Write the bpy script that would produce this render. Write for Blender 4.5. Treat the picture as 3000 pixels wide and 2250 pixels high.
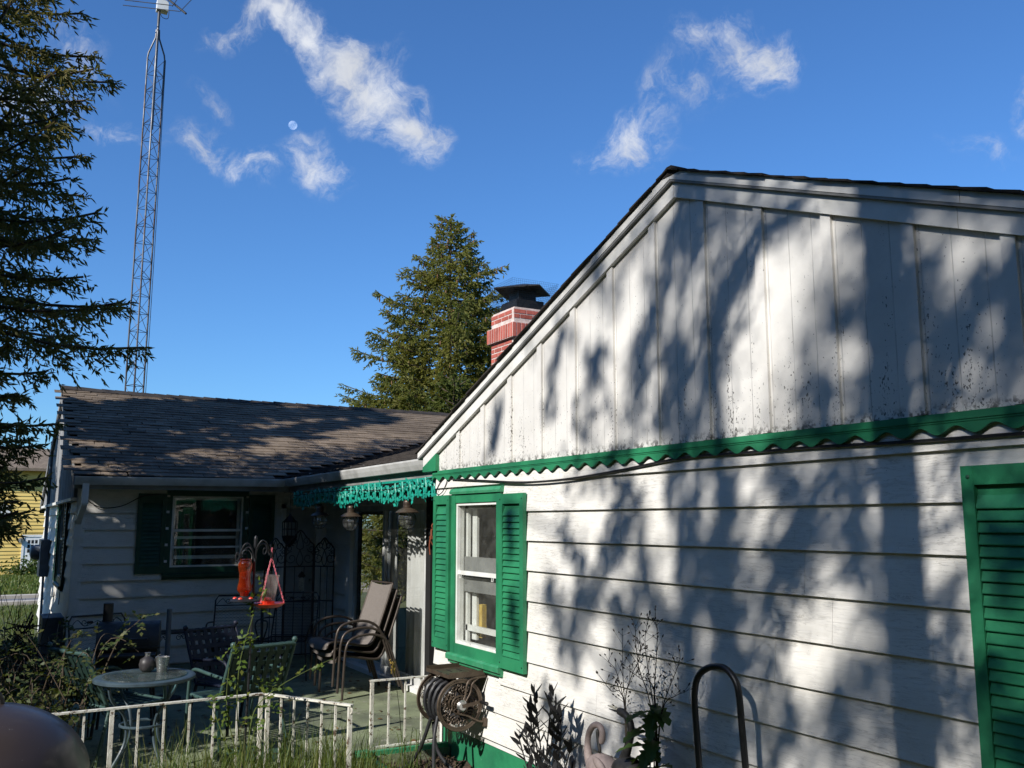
import bpy, math, random
import numpy as np
from mathutils import Vector, Matrix
random.seed(7); RNG = np.random.default_rng(11)
scene = bpy.context.scene
for o in list(bpy.data.objects): bpy.data.objects.remove(o)
# ------------------------------------------------------------------ camera
EYE = 1.80
YAW, PIT, FPX = math.radians(29.44), math.radians(8.56), 2684.0
cam_d = bpy.data.cameras.new('camera'); cam = bpy.data.objects.new('camera', cam_d)
scene.collection.objects.link(cam); scene.camera = cam
cam_d.sensor_width = 36.0; cam_d.lens = 36.0 * FPX / 3000.0
cam_d.clip_start = 0.05; cam_d.clip_end = 3000
cam.location = (0, 0, EYE); cam.rotation_euler = (math.radians(90) + PIT, 0, -YAW)
scene.render.resolution_x, scene.render.resolution_y = 1024, 768
# measured view axes, used to read positions of things off the survey photo
FW = Vector((math.sin(YAW) * math.cos(PIT), math.cos(YAW) * math.cos(PIT), math.sin(PIT)))
RT = Vector((math.cos(YAW), -math.sin(YAW), 0)); UP = RT.cross(FW)
def ray(x, y): return FW + RT * ((x - 1500) / FPX) - UP * ((y - 1125) / FPX)
def P(x, y, X=None, Y=None, Z=None):
    d = ray(x, y)
    t = X / d.x if X is not None else Y / d.y if Y is not None else (Z - EYE) / d.z
    return d * t + Vector((0, 0, EYE))
# ------------------------------------------------------------------ sun, sky
LDIR = Vector((1.0, 0.40, -0.75)).normalized()          # the way the sunlight travels
SUN_EL = math.asin(-LDIR.z); SUN_AZ = math.atan2(-LDIR.x, -LDIR.y)
sun_d = bpy.data.lights.new('sun', 'SUN'); sun = bpy.data.objects.new('sun', sun_d)
scene.collection.objects.link(sun)
sun_d.energy = 5.0; sun_d.angle = math.radians(0.53); sun_d.color = (1.0, 0.965, 0.91)
sun.rotation_euler = LDIR.to_track_quat('-Z', 'Y').to_euler(); sun.location = (-30, -12, 30)
world = bpy.data.worlds.new('World'); scene.world = world; world.use_nodes = True
SKY_STRENGTH = 0.106; SKY_TINT = (0.50, 0.84, 1.24)
scene.view_settings.view_transform = 'Standard'; scene.view_settings.look = 'None'
scene.view_settings.exposure = 0.25; scene.view_settings.gamma = 1.0
scene.view_settings.use_curve_mapping = False
scene.render.engine = 'CYCLES'
scene.cycles.max_bounces = 6; scene.cycles.diffuse_bounces = 3; scene.cycles.glossy_bounces = 3
scene.cycles.transparent_max_bounces = 12; scene.cycles.transmission_bounces = 4
scene.cycles.caustics_reflective = False; scene.cycles.caustics_refractive = False

class NT:
    """small helper to wire node trees"""
    def __init__(s, tree): s.t = tree; s.n = tree.nodes; s.n.clear()
    def node(s, kind, **kw):
        nd = s.n.new(kind)
        for k, v in kw.items():
            if k.startswith('_'): setattr(nd, k[1:], v)
        return nd
    def link(s, a, b): s.t.links.new(a, b)
    def set(s, sock, v):
        if hasattr(v, 'is_output') or isinstance(v, bpy.types.NodeSocket): s.link(v, sock)
        else: sock.default_value = v
    def math(s, op, a, b=0.0, c=None, clamp=False):
        nd = s.n.new('ShaderNodeMath'); nd.operation = op; nd.use_clamp = clamp
        s.set(nd.inputs[0], a); s.set(nd.inputs[1], b)
        if c is not None: s.set(nd.inputs[2], c)
        return nd.outputs[0]
    def vmath(s, op, a, b=(0, 0, 0), scale=None):
        nd = s.n.new('ShaderNodeVectorMath'); nd.operation = op
        s.set(nd.inputs[0], a); s.set(nd.inputs[1], b)
        if scale is not None: s.set(nd.inputs['Scale'], scale)
        return nd.outputs['Value'] if op in ('DOT_PRODUCT', 'LENGTH', 'DISTANCE') else nd.outputs['Vector']
    def mix(s, fac, a, b, mode='MIX'):
        nd = s.n.new('ShaderNodeMixRGB'); nd.blend_type = mode
        s.set(nd.inputs[0], fac)
        for i, v in ((1, a), (2, b)):
            s.set(nd.inputs[i], v if not isinstance(v, (tuple, list)) else (tuple(v) + (1.0,))[:4])
        return nd.outputs[0]
    def ramp(s, fac, lo, hi, a=0.0, b=1.0, smooth=True):
        nd = s.n.new('ShaderNodeMapRange'); nd.interpolation_type = 'SMOOTHSTEP' if smooth else 'LINEAR'
        s.set(nd.inputs[0], fac)
        for i, v in zip((1, 2, 3, 4), (lo, hi, a, b)): s.set(nd.inputs[i], v)
        return nd.outputs[0]
    def noise(s, vec, scale, detail=3, rough=0.55, dist=0.0):
        nd = s.n.new('ShaderNodeTexNoise'); s.set(nd.inputs['Vector'], vec)
        for k, v in (('Scale', scale), ('Detail', detail), ('Roughness', rough), ('Distortion', dist)): s.set(nd.inputs[k], v)
        return nd.outputs['Fac']
    def voro(s, vec, scale, feature='F1', rnd=1.0):
        nd = s.n.new('ShaderNodeTexVoronoi'); nd.feature = feature; s.set(nd.inputs['Vector'], vec)
        nd.inputs['Scale'].default_value = scale; nd.inputs['Randomness'].default_value = rnd
        return nd.outputs['Distance']

def build_sky():
    g = NT(world.node_tree)
    out = g.node('ShaderNodeOutputWorld'); bg = g.node('ShaderNodeBackground')
    sky = g.node('ShaderNodeTexSky'); sky.sky_type = 'NISHITA'; sky.sun_disc = False
    sky.sun_elevation = SUN_EL; sky.sun_rotation = SUN_AZ
    sky.altitude = 250; sky.air_density = 1.15; sky.dust_density = 0.35; sky.ozone_density = 3.2
    d = g.vmath('NORMALIZE', g.node('ShaderNodeTexCoord').outputs['Generated'])
    # wind-torn fair-weather clouds: elongated puffs at fixed compass directions, broken up by fractal noise
    wn = g.node('ShaderNodeTexNoise'); g.set(wn.inputs['Vector'], d)
    wn.inputs['Scale'].default_value = 11.0; wn.inputs['Detail'].default_value = 5.0
    dw = g.vmath('ADD', d, g.vmath('SCALE', g.vmath('SUBTRACT', wn.outputs['Color'], (0.5, 0.5, 0.5)), scale=0.11))
    h = g.math('MAXIMUM', g.vmath('DOT_PRODUCT', dw, tuple(FW)), 0.02)
    cmb = g.node('ShaderNodeCombineXYZ')
    g.link(g.math('DIVIDE', g.vmath('DOT_PRODUCT', dw, tuple(RT)), h), cmb.inputs[0])
    g.link(g.math('DIVIDE', g.vmath('DOT_PRODUCT', dw, tuple(UP)), h), cmb.inputs[1])
    S = 1.3562; k = S / FPX
    blobs = [(500,50,70,26,-12,.62),(600,14,85,30,0,.86),(690,60,70,40,42,1.0),(750,130,70,42,58,1.0),(815,200,90,58,38,.98),
             (880,262,70,42,42,1.0),(912,318,34,13,52,.5),(700,352,58,40,50,.74),(560,366,52,32,8,.62),(430,312,70,34,30,.56),
             (262,296,60,20,4,.5),(420,212,60,26,32,.32),(1645,142,52,60,-55,.98),(1585,92,34,40,40,.75),(1530,112,70,34,20,.6),(1385,302,56,46,-40,.84),
             (1420,238,70,28,55,.45),(1480,188,85,40,20,.36),(1296,310,36,28,0,.33),(2140,312,70,28,20,.34),(2215,225,26,50,0,.55),
             (150,110,110,44,50,.36),(60,215,80,60,20,.48),(2700,150,240,90,30,.8),(-900,120,260,90,20,.8),(900,-700,260,110,40,.8)]
    tot = None
    for (cx, cy, a, b, ang, st) in blobs:
        mp = g.node('ShaderNodeMapping'); mp.vector_type = 'TEXTURE'; g.link(cmb.outputs[0], mp.inputs['Vector'])
        mp.inputs['Location'].default_value = ((cx*S-1500)/FPX, -(cy*S-1125)/FPX, 0)
        mp.inputs['Rotation'].default_value = (0, 0, -math.radians(ang)); mp.inputs['Scale'].default_value = (a*k*1.95, b*k*1.95, 1)
        gr = g.node('ShaderNodeTexGradient'); gr.gradient_type = 'SPHERICAL'; g.link(mp.outputs[0], gr.inputs[0])
        m = g.math('MULTIPLY', gr.outputs['Fac'], st*1.25)
        tot = m if tot is None else g.math('MAXIMUM', tot, m)
    n1 = g.noise(dw, 34.0, 8, 0.68)
    edge = g.math('MULTIPLY', g.math('SUBTRACT', n1, 0.5), g.ramp(tot, 0.0, 0.4, 0.0, 2.3))
    dens = g.ramp(g.math('ADD', tot, edge), 0.08, 1.42, 0.0, 0.96)
    shade = g.ramp(wn.outputs['Fac'], 0.3, 0.75, 0.72, 1.0)
    cloud = g.vmath('SCALE', (0.93, 0.97, 1.05), scale=g.math('MULTIPLY', shade, CLOUD))
    bg.inputs['Strength'].default_value = SKY_STRENGTH
    skyc = g.mix(1.0, sky.outputs[0], SKY_TINT, 'MULTIPLY')
    col = g.mix(dens, skyc, cloud)
    g.link(col, bg.inputs['Color']); g.link(bg.outputs[0], out.inputs[0])
CLOUD = 0.80 / SKY_STRENGTH
build_sky()
world.cycles.sampling_method = 'MANUAL'; world.cycles.sample_map_resolution = 256
# ------------------------------------------------------------------ helpers
COL = scene.collection
def V(*a): return Vector(a)
class MB:
    def __init__(s): s.v = []; s.f = []
    def add(s, vs, fs):
        o = len(s.v); s.v += [tuple(p) for p in vs]; s.f += [tuple(i + o for i in f) for f in fs]; return s
    def hexa(s, p):      # 8 points: bottom ring 0-3, top ring 4-7
        return s.add(p, [(3,2,1,0),(4,5,6,7),(0,1,5,4),(1,2,6,5),(2,3,7,6),(3,0,4,7)])
    def box(s, a, b):
        x0,y0,z0 = a; x1,y1,z1 = b
        return s.hexa([(x0,y0,z0),(x1,y0,z0),(x1,y1,z0),(x0,y1,z0),(x0,y0,z1),(x1,y0,z1),(x1,y1,z1),(x0,y1,z1)])
    def bar(s, p, q, w, h=None, up=(0,0,1)):     # rectangular bar between two points
        p, q = Vector(p), Vector(q); d = (q - p).normalized(); u = Vector(up)
        if abs(d.dot(u)) > .97: u = Vector((1,0,0))
        a = d.cross(u).normalized() * (w/2); b = a.cross(d).normalized() * ((h or w)/2)
        return s.hexa([p-a-b,p+a-b,p+a+b,p-a+b,q-a-b,q+a-b,q+a+b,q-a+b])
    def tube(s, pts, r, n=8, cap=True, closed=False):
        pts = [Vector(p) for p in pts]; m = len(pts); rr = r if isinstance(r, (list, tuple)) else [r]*m
        rings = []; ref = None
        for i, p in enumerate(pts):
            if closed: d = pts[(i+1) % m] - pts[i-1]
            else: d = pts[min(i+1, m-1)] - pts[max(i-1, 0)]
            d = d.normalized() if d.length > 1e-9 else Vector((0,0,1))
            if ref is None: ref = Vector((0,0,1)) if abs(d.z) < .9 else Vector((1,0,0))
            a = ref - d*ref.dot(d)
            if a.length < 1e-4: a = d.orthogonal()
            a.normalize(); ref = a; b = d.cross(a)
            rings.append([p + (a*math.cos(2*math.pi*k/n) + b*math.sin(2*math.pi*k/n))*rr[i] for k in range(n)])
        vs = [q for rg in rings for q in rg]; fs = []
        for i in range(m if closed else m-1):
            j = (i+1) % m
            for k in range(n):
                l = (k+1) % n; fs.append((i*n+k, i*n+l, j*n+l, j*n+k))
        if cap and not closed:
            fs.append(tuple(range(n-1, -1, -1))); fs.append(tuple((m-1)*n + k for k in range(n)))
        return s.add(vs, fs)
    def lathe(s, prof, c=(0,0,0), n=20, axis=(0,0,1), cap=True):   # prof: (radius, height)
        c = Vector(c); ax = Vector(axis).normalized(); a = ax.orthogonal().normalized(); b = ax.cross(a)
        vs = []; fs = []
        for r, h in prof:
            for k in range(n):
                t = 2*math.pi*k/n; vs.append(c + ax*h + (a*math.cos(t) + b*math.sin(t))*r)
        for i in range(len(prof)-1):
            for k in range(n):
                l = (k+1) % n; fs.append((i*n+k, i*n+l, (i+1)*n+l, (i+1)*n+k))
        if cap:
            fs.append(tuple(range(n-1,-1,-1))); fs.append(tuple((len(prof)-1)*n + k for k in range(n)))
        return s.add(vs, fs)
    def ball(s, c, r, n=10, sc=(1,1,1)):
        c = Vector(c); m = max(4, n//2); vs = [c + V(0,0,-r*sc[2])]; fs = []
        for i in range(1, m):
            t = math.pi*i/m - math.pi/2
            for k in range(n):
                u = 2*math.pi*k/n; vs.append(c + V(r*sc[0]*math.cos(t)*math.cos(u), r*sc[1]*math.cos(t)*math.sin(u), r*sc[2]*math.sin(t)))
        vs.append(c + V(0,0,r*sc[2]))
        for k in range(n): fs.append((0, 1+(k+1)%n, 1+k)); fs.append((len(vs)-1, 1+(m-2)*n+k, 1+(m-2)*n+(k+1)%n))
        for i in range(m-2):
            for k in range(n): fs.append((1+i*n+k, 1+i*n+(k+1)%n, 1+(i+1)*n+(k+1)%n, 1+(i+1)*n+k))
        return s.add(vs, fs)
    def prism(s, poly, ext):          # closed polygon pushed along ext
        n = len(poly); e = Vector(ext); vs = [Vector(p) for p in poly]; vs += [p + e for p in vs[:n]]
        fs = [tuple(range(n-1,-1,-1)), tuple(range(n, 2*n))]
        for i in range(n): j = (i+1) % n; fs.append((i, j, n+j, n+i))
        return s.add(vs, fs)
    def strip(s, A, B, thick=None):   # sheet between two rows of points
        n = len(A); vs = [Vector(p) for p in A] + [Vector(p) for p in B]
        return s.add(vs, [(i, i+1, n+i+1, n+i) for i in range(n-1)])
    def mesh(s, name):
        me = bpy.data.meshes.new(name); me.from_pydata(s.v, [], s.f); me.validate(); me.update(); return me
    def build(s, name, mat, parent=None, smooth=False, origin=None):
        """origin: world point to subtract (for roots that are not turned); default: the root's location if un-rotated"""
        if origin is None: origin = root_origin(parent)
        if origin.length > 0: s.v = [tuple(Vector(p) - origin) for p in s.v]
        me = s.mesh(name); return put(name, me, mat, parent, smooth)
def root_origin(o):
    if o is None: return Vector((0,0,0))
    while o.parent: o = o.parent
    return Vector((0,0,0)) if o.get('_local') else Vector(o.location)
def put(name, me, mat, parent=None, smooth=False, loc=None, rot=None):
    if mat is not None and not me.materials: me.materials.append(mat)
    if smooth:
        me.shade_smooth()
        try: me.set_sharp_from_angle(angle=math.radians(smooth if smooth is not True else 50))
        except Exception: pass
    o = bpy.data.objects.new(name, me); COL.objects.link(o)
    if parent: o.parent = parent
    if loc is not None: o.location = loc
    if rot is not None: o.rotation_euler = rot
    return o
def thing(name, label, cat, loc=(0,0,0), rotz=0.0, group=None, local=True):
    o = bpy.data.objects.new(name, None); COL.objects.link(o); o.empty_display_size = .1
    o.location = loc; o.rotation_euler = (0,0,rotz); tag(o, label, cat, group)
    if local: o['_local'] = 1
    return o
def tag(o, label, cat, group=None):
    o['label'] = label; o['category'] = cat
    if group: o['group'] = group
    return o
def struct(o, kind='structure'): o['kind'] = kind; return o
def copy_tree(o, parent=None):
    c = o.copy(); COL.objects.link(c)
    if parent is not None: c.parent = parent
    for ch in list(o.children): copy_tree(ch, c)
    return c
def bez(p0, p1, p2, p3, n=10):
    p0,p1,p2,p3 = map(Vector, (p0,p1,p2,p3)); r = []
    for i in range(n+1):
        t = i/n; r.append(p0*(1-t)**3 + p1*3*t*(1-t)**2 + p2*3*t*t*(1-t) + p3*t**3)
    return r
def crv(pts, n=6):      # Catmull-Rom through points
    pts = [Vector(p) for p in pts]; r = []
    for i in range(len(pts)-1):
        a = pts[max(i-1,0)]; b = pts[i]; c = pts[i+1]; d = pts[min(i+2, len(pts)-1)]
        for k in range(n):
            t = k/n; r.append(.5*((2*b) + (c-a)*t + (2*a-5*b+4*c-d)*t*t + (3*b-a-3*c+d)*t**3))
    r.append(pts[-1]); return r
def arc(c, r, a0, a1, ex, ey, n=14):
    c, ex, ey = Vector(c), Vector(ex), Vector(ey)
    return [c + ex*(r*math.cos(a0+(a1-a0)*i/n)) + ey*(r*math.sin(a0+(a1-a0)*i/n)) for i in range(n+1)]
def spiral(c, r0, r1, a0, turns, ex, ey, n=26):
    c, ex, ey = Vector(c), Vector(ex), Vector(ey); o = []
    for i in range(n+1):
        t = i/n; r = r0+(r1-r0)*t; a = a0+turns*2*math.pi*t; o.append(c+ex*(r*math.cos(a))+ey*(r*math.sin(a)))
    return o
class Fr:                 # wall frame: u to the right seen from outside, z up, w outward
    def __init__(s, o, u, n): s.o, s.u, s.n = Vector(o), Vector(u), Vector(n)
    def p(s, u, z, w=0.0): return s.o + s.u*u + s.n*w + Vector((0,0,z))
    def box(s, mb, u0, u1, z0, z1, w0, w1):
        return mb.hexa([s.p(u0,z0,w0),s.p(u1,z0,w0),s.p(u1,z0,w1),s.p(u0,z0,w1),s.p(u0,z1,w0),s.p(u1,z1,w0),s.p(u1,z1,w1),s.p(u0,z1,w1)])
def np_mesh(name, verts, quads):
    """fast mesh from numpy arrays: verts (n,3), quads (m,4)"""
    me = bpy.data.meshes.new(name); verts = np.asarray(verts, np.float32); quads = np.asarray(quads, np.int32)
    me.vertices.add(len(verts)); me.vertices.foreach_set('co', verts.ravel())
    k = quads.shape[1]; me.loops.add(quads.size); me.loops.foreach_set('vertex_index', quads.ravel())
    me.polygons.add(len(quads)); me.polygons.foreach_set('loop_start', np.arange(0, quads.size, k, dtype=np.int32))
    try: me.polygons.foreach_set('loop_total', np.full(len(quads), k, np.int32))
    except Exception: pass
    me.update(calc_edges=True); return me
def leaf_arrays(c, d, n, L, W, fold=0.0):
    """diamond leaves: base points c, directions d, approx normals n (arrays), lengths L, widths W"""
    c, d, n = (np.asarray(a, float) for a in (c, d, n)); m = len(c)
    d = d/np.linalg.norm(d, axis=1, keepdims=True); s = np.cross(d, n); s /= np.maximum(np.linalg.norm(s, axis=1, keepdims=True), 1e-6)
    up = np.cross(s, d)
    L = np.broadcast_to(np.asarray(L, float).reshape(-1,1), (m,1)); W = np.broadcast_to(np.asarray(W, float).reshape(-1,1), (m,1))
    a = c; b = c + d*L*.42 + s*W*.5 + up*W*fold; t = c + d*L; e = c + d*L*.42 - s*W*.5 + up*W*fold
    v = np.stack([a,b,t,e], 1).reshape(-1,3); q = np.arange(4*m).reshape(-1,4)
    return v, q
def cat_leaves(parts):
    vs, qs, o = [], [], 0
    for v, q in parts: vs.append(v); qs.append(q+o); o += len(v)
    return np.concatenate(vs), np.concatenate(qs)
def rdir(n):
    v = RNG.normal(size=(n,3)); return v/np.linalg.norm(v, axis=1, keepdims=True)

# ------------------------------------------------------------------ materials
def pmat(name, col, rough=.6, metal=0.0, col2=None, scale=6.0, lo=.35, hi=.7, bump=0.0, bscale=40.0, stretch=(1,1,1), spec=.4, rnd=0.0, coat=0.0, fine=None, world=False):
    m = bpy.data.materials.new(name); m.use_nodes = True; g = NT(m.node_tree)
    out = g.node('ShaderNodeOutputMaterial'); b = g.node('ShaderNodeBsdfPrincipled')
    if world: pos = g.node('ShaderNodeNewGeometry').outputs['Position']
    else: pos = g.node('ShaderNodeTexCoord').outputs['Object']
    pv = g.vmath('MULTIPLY', pos, stretch)
    c2 = col2 if col2 else tuple(x*.72 for x in col)
    f = g.ramp(g.noise(pv, scale, 5, .6), lo, hi)
    c = g.mix(f, col, c2)
    if fine: c = g.mix(g.ramp(g.noise(pv, fine[0], 4, .7), fine[1], fine[1]+.06), c, fine[2])
    if rnd:
        r = g.node('ShaderNodeObjectInfo').outputs['Random']
        c = g.mix(1.0, c, g.vmath('SCALE', (1,1,1), scale=g.ramp(r, 0, 1, 1-rnd, 1+rnd*.6, False)), 'MULTIPLY')
    g.set(b.inputs['Base Color'], c)
    b.inputs['Metallic'].default_value = metal; b.inputs['Specular IOR Level'].default_value = spec
    g.set(b.inputs['Roughness'], g.ramp(g.noise(pv, scale*2.3, 3), .3, .7, max(rough-.08,.02), min(rough+.1,1)))
    if coat: b.inputs['Coat Weight'].default_value = coat; b.inputs['Coat Roughness'].default_value = .15
    if bump:
        bp = g.node('ShaderNodeBump'); bp.inputs['Strength'].default_value = bump; bp.inputs['Distance'].default_value = .01
        g.set(bp.inputs['Height'], g.noise(pv, bscale, 5, .65)); g.link(bp.outputs[0], b.inputs['Normal'])
    g.link(b.outputs[0], out.inputs[0]); return m
def leaf_mat(name, a, b_, c_, trans=.3, rough=.5, scale=2.0):
    m = bpy.data.materials.new(name); m.use_nodes = True; g = NT(m.node_tree)
    out = g.node('ShaderNodeOutputMaterial'); geo = g.node('ShaderNodeNewGeometry')
    r = geo.outputs['Random Per Island']
    n = g.noise(geo.outputs['Position'], scale, 3)
    c = g.mix(g.ramp(n, .35, .65), a, b_); c = g.mix(g.math('MULTIPLY', g.ramp(r, .5, 1.0, smooth=False), .8), c, c_)
    b = g.node('ShaderNodeBsdfPrincipled'); g.set(b.inputs['Base Color'], c); b.inputs['Roughness'].default_value = rough
    b.inputs['Specular IOR Level'].default_value = .3
    t = g.node('ShaderNodeBsdfTranslucent'); g.set(t.inputs['Color'], g.mix(1.0, c, (1.3,1.25,.6), 'MULTIPLY'))
    mx = g.node('ShaderNodeMixShader'); mx.inputs[0].default_value = trans
    g.link(b.outputs[0], mx.inputs[1]); g.link(t.outputs[0], mx.inputs[2]); g.link(mx.outputs[0], out.inputs[0]); return m
def glass_mat(name, tint=(1,1,1), refl=.06, rough=.02, dirt=.05, dirtcol=(.5,.5,.45)):
    m = bpy.data.materials.new(name); m.use_nodes = True; g = NT(m.node_tree)
    out = g.node('ShaderNodeOutputMaterial'); tr = g.node('ShaderNodeBsdfTransparent'); gl = g.node('ShaderNodeBsdfGlossy')
    tr.inputs[0].default_value = tint + (1,); gl.inputs['Roughness'].default_value = rough
    fr = g.node('ShaderNodeFresnel'); fr.inputs[0].default_value = 1.5
    mx = g.node('ShaderNodeMixShader'); bf = g.node('ShaderNodeNewGeometry').outputs['Backfacing']; g.set(mx.inputs[0], g.math('ADD', g.math('MULTIPLY', fr.outputs[0], g.math('SUBTRACT', 1.0, bf)), refl-.04, clamp=True))
    g.link(tr.outputs[0], mx.inputs[1]); g.link(gl.outputs[0], mx.inputs[2])
    df = g.node('ShaderNodeBsdfDiffuse'); df.inputs[0].default_value = dirtcol + (1,)
    pos = g.node('ShaderNodeTexCoord').outputs['Object']
    n = g.math('ADD', g.ramp(g.noise(pos, 5, 5, .7), .35, .75, dirt*.4, dirt*1.6), g.ramp(g.noise(pos, 160, 2), .68, .74, 0, dirt*3))
    m2 = g.node('ShaderNodeMixShader'); g.set(m2.inputs[0], n)
    g.link(mx.outputs[0], m2.inputs[1]); g.link(df.outputs[0], m2.inputs[2]); g.link(m2.outputs[0], out.inputs[0]); return m

def siding_mat():
    m = bpy.data.materials.new('white_siding_paint'); m.use_nodes = True; g = NT(m.node_tree)
    out = g.node('ShaderNodeOutputMaterial'); b = g.node('ShaderNodeBsdfPrincipled')
    pos = g.node('ShaderNodeNewGeometry').outputs['Position']
    # long horizontal embossed grain with hairline cracks
    gp = g.vmath('MULTIPLY', pos, (4.0, 4.0, 55.0))
    n = g.noise(gp, 1.0, 5, .62, 1.1)
    ridge = g.math('ABSOLUTE', g.math('SUBTRACT', n, .5))
    crack = g.ramp(ridge, .0, .022, 1.0, 0.0)
    patchy = g.ramp(g.noise(pos, 2.3, 4), .38, .62)
    crack = g.math('MULTIPLY', crack, g.math('ADD', g.math('MULTIPLY', patchy, .75), .25))
    base = g.mix(g.ramp(g.noise(pos, 1.4, 5, .65), .35, .75), (.80,.775,.725), (.69,.665,.61))
    base = g.mix(g.math('MULTIPLY', crack, .55), base, (.34,.32,.28))
    # mildew: sparse vertical drips and specks
    dr = g.ramp(g.noise(g.vmath('MULTIPLY', pos, (26, 26, 2.2)), 1.0, 5, .7), .60, .74)
    dr = g.math('MULTIPLY', dr, g.ramp(g.noise(pos, 1.1, 3), .5, .7))
    base = g.mix(g.math('MULTIPLY', dr, .4), base, (.33,.33,.22))
    sp = g.ramp(g.noise(pos, 120, 2), .735, .77)
    base = g.mix(g.math('MULTIPLY', sp, g.ramp(g.noise(pos, 2.0, 3), .45, .65)), base, (.1,.1,.09))
    g.set(b.inputs['Base Color'], base); b.inputs['Roughness'].default_value = .55; b.inputs['Specular IOR Level'].default_value = .3
    bp = g.node('ShaderNodeBump'); bp.inputs['Strength'].default_value = .55; bp.inputs['Distance'].default_value = .004
    g.set(bp.inputs['Height'], g.math('SUBTRACT', g.noise(gp, 1.6, 4, .6), g.math('MULTIPLY', crack, .6))); g.link(bp.outputs[0], b.inputs['Normal'])
    g.link(b.outputs[0], out.inputs[0]); return m
def gable_mat():
    m = bpy.data.materials.new('white_panel_paint_mildewed'); m.use_nodes = True; g = NT(m.node_tree)
    out = g.node('ShaderNodeOutputMaterial'); b = g.node('ShaderNodeBsdfPrincipled')
    pos = g.node('ShaderNodeNewGeometry').outputs['Position']
    sx = g.node('ShaderNodeSeparateXYZ'); g.link(pos, sx.inputs[0]); z = sx.outputs[2]; y = sx.outputs[1]
    base = g.mix(g.ramp(g.noise(pos, 1.7, 5, .65), .35, .75), (.74,.72,.68), (.62,.60,.565))
    low = g.ramp(z, 2.24, 3.1, 1.0, 0.0)                     # algae thickest where rain splashes off the ledge
    st = g.noise(g.vmath('MULTIPLY', pos, (9, 9, .7)), 1.0, 4, .6)
    amt = g.math('ADD', g.math('MULTIPLY', low, .095), g.math('MULTIPLY', g.ramp(st, .48, .66), .105))
    s1 = g.noise(g.vmath('MULTIPLY', pos, (1,1,.65)), 95, 3, .6)
    thr = g.math('SUBTRACT', .74, amt)
    sp = g.ramp(g.math('SUBTRACT', s1, thr), 0.0, .05)
    edge = g.math('MULTIPLY', g.ramp(z, 2.235, 2.30, 1.0, 0.0), g.ramp(g.noise(pos, 30, 4, .7), .46, .6))
    base = g.mix(g.math('MULTIPLY', g.math('MAXIMUM', sp, edge), .88), base, (.045,.043,.038))
    # vertical score lines in the panel sheet
    fy = g.math('FRACT', g.math('MULTIPLY', g.math('SUBTRACT', y, 2.03+.029), 1/.1455))
    ln = g.ramp(g.math('ABSOLUTE', g.math('SUBTRACT', fy, .5)), 0.0, .035, 1.0, 0.0)
    base = g.mix(g.math('MULTIPLY', ln, g.ramp(g.noise(pos, 6, 3), .35, .6, .15, .65)), base, (.32,.31,.29))
    g.set(b.inputs['Base Color'], base); b.inputs['Roughness'].default_value = .6; b.inputs['Specular IOR Level'].default_value = .3
    bp = g.node('ShaderNodeBump'); bp.inputs['Strength'].default_value = .4; bp.inputs['Distance'].default_value = .003
    g.set(bp.inputs['Height'], g.math('SUBTRACT', g.noise(pos, 40, 4), g.math('MULTIPLY', ln, 1.5))); g.link(bp.outputs[0], b.inputs['Normal'])
    g.link(b.outputs[0], out.inputs[0]); return m
M = {}
M['siding'] = siding_mat(); M['gable'] = gable_mat()
M['trim'] = pmat('white_trim_paint', (.78,.77,.74), .5, col2=(.66,.65,.61), scale=3, fine=(90,.72,(.2,.19,.16)), world=True, bump=.15)
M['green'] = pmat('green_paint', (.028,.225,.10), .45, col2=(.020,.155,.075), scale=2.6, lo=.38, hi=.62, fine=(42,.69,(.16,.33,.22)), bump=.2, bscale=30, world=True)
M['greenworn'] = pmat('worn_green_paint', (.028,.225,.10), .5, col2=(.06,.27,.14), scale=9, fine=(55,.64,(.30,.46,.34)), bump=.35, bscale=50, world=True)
M['greendark'] = pmat('dark_green_paint', (.013,.075,.042), .5, col2=(.009,.05,.03), scale=4, world=True)  # much darker than the main green
M['white_gloss'] = pmat('white_window_paint', (.80,.80,.77), .4, col2=(.68,.67,.62), scale=8, fine=(60,.69,(.35,.33,.28)), world=True)
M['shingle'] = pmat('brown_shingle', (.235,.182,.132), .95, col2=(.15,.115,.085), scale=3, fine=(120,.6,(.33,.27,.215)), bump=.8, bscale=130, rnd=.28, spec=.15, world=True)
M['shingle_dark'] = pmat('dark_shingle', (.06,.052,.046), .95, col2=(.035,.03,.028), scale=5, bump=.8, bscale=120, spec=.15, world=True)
M['brick'] = pmat('red_brick', (.52,.145,.11), .85, col2=(.42,.10,.075), scale=9, fine=(45,.62,(.5,.2,.16)), bump=.5, bscale=60, rnd=.3, spec=.2, world=True)
M['mortar'] = pmat('pale_mortar', (.72,.60,.55), .95, col2=(.5,.40,.36), scale=10, bump=.5, world=True)
M['black'] = pmat('black_metal', (.010,.010,.011), .55, metal=0, col2=(.02,.018,.016), scale=8, spec=.5)
M['iron'] = pmat('wrought_iron', (.014,.015,.018), .5, metal=.2, col2=(.022,.022,.024), scale=20, bump=.2)
M['galv'] = pmat('galvanised_steel', (.10,.105,.115), .5, metal=.5, col2=(.055,.04,.035), scale=1.6, lo=.5, hi=.62, world=True)
M['gutter'] = pmat('white_gutter', (.62,.62,.60), .45, col2=(.40,.40,.38), scale=2.5, world=True)
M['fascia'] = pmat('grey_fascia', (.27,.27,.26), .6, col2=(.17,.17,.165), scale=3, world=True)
M['greywood'] = pmat('weathered_wood', (.33,.33,.33), .85, col2=(.17,.17,.17), scale=1.0, lo=.4, hi=.6, stretch=(14,14,.9), bump=.6, bscale=8, world=True)
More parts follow.
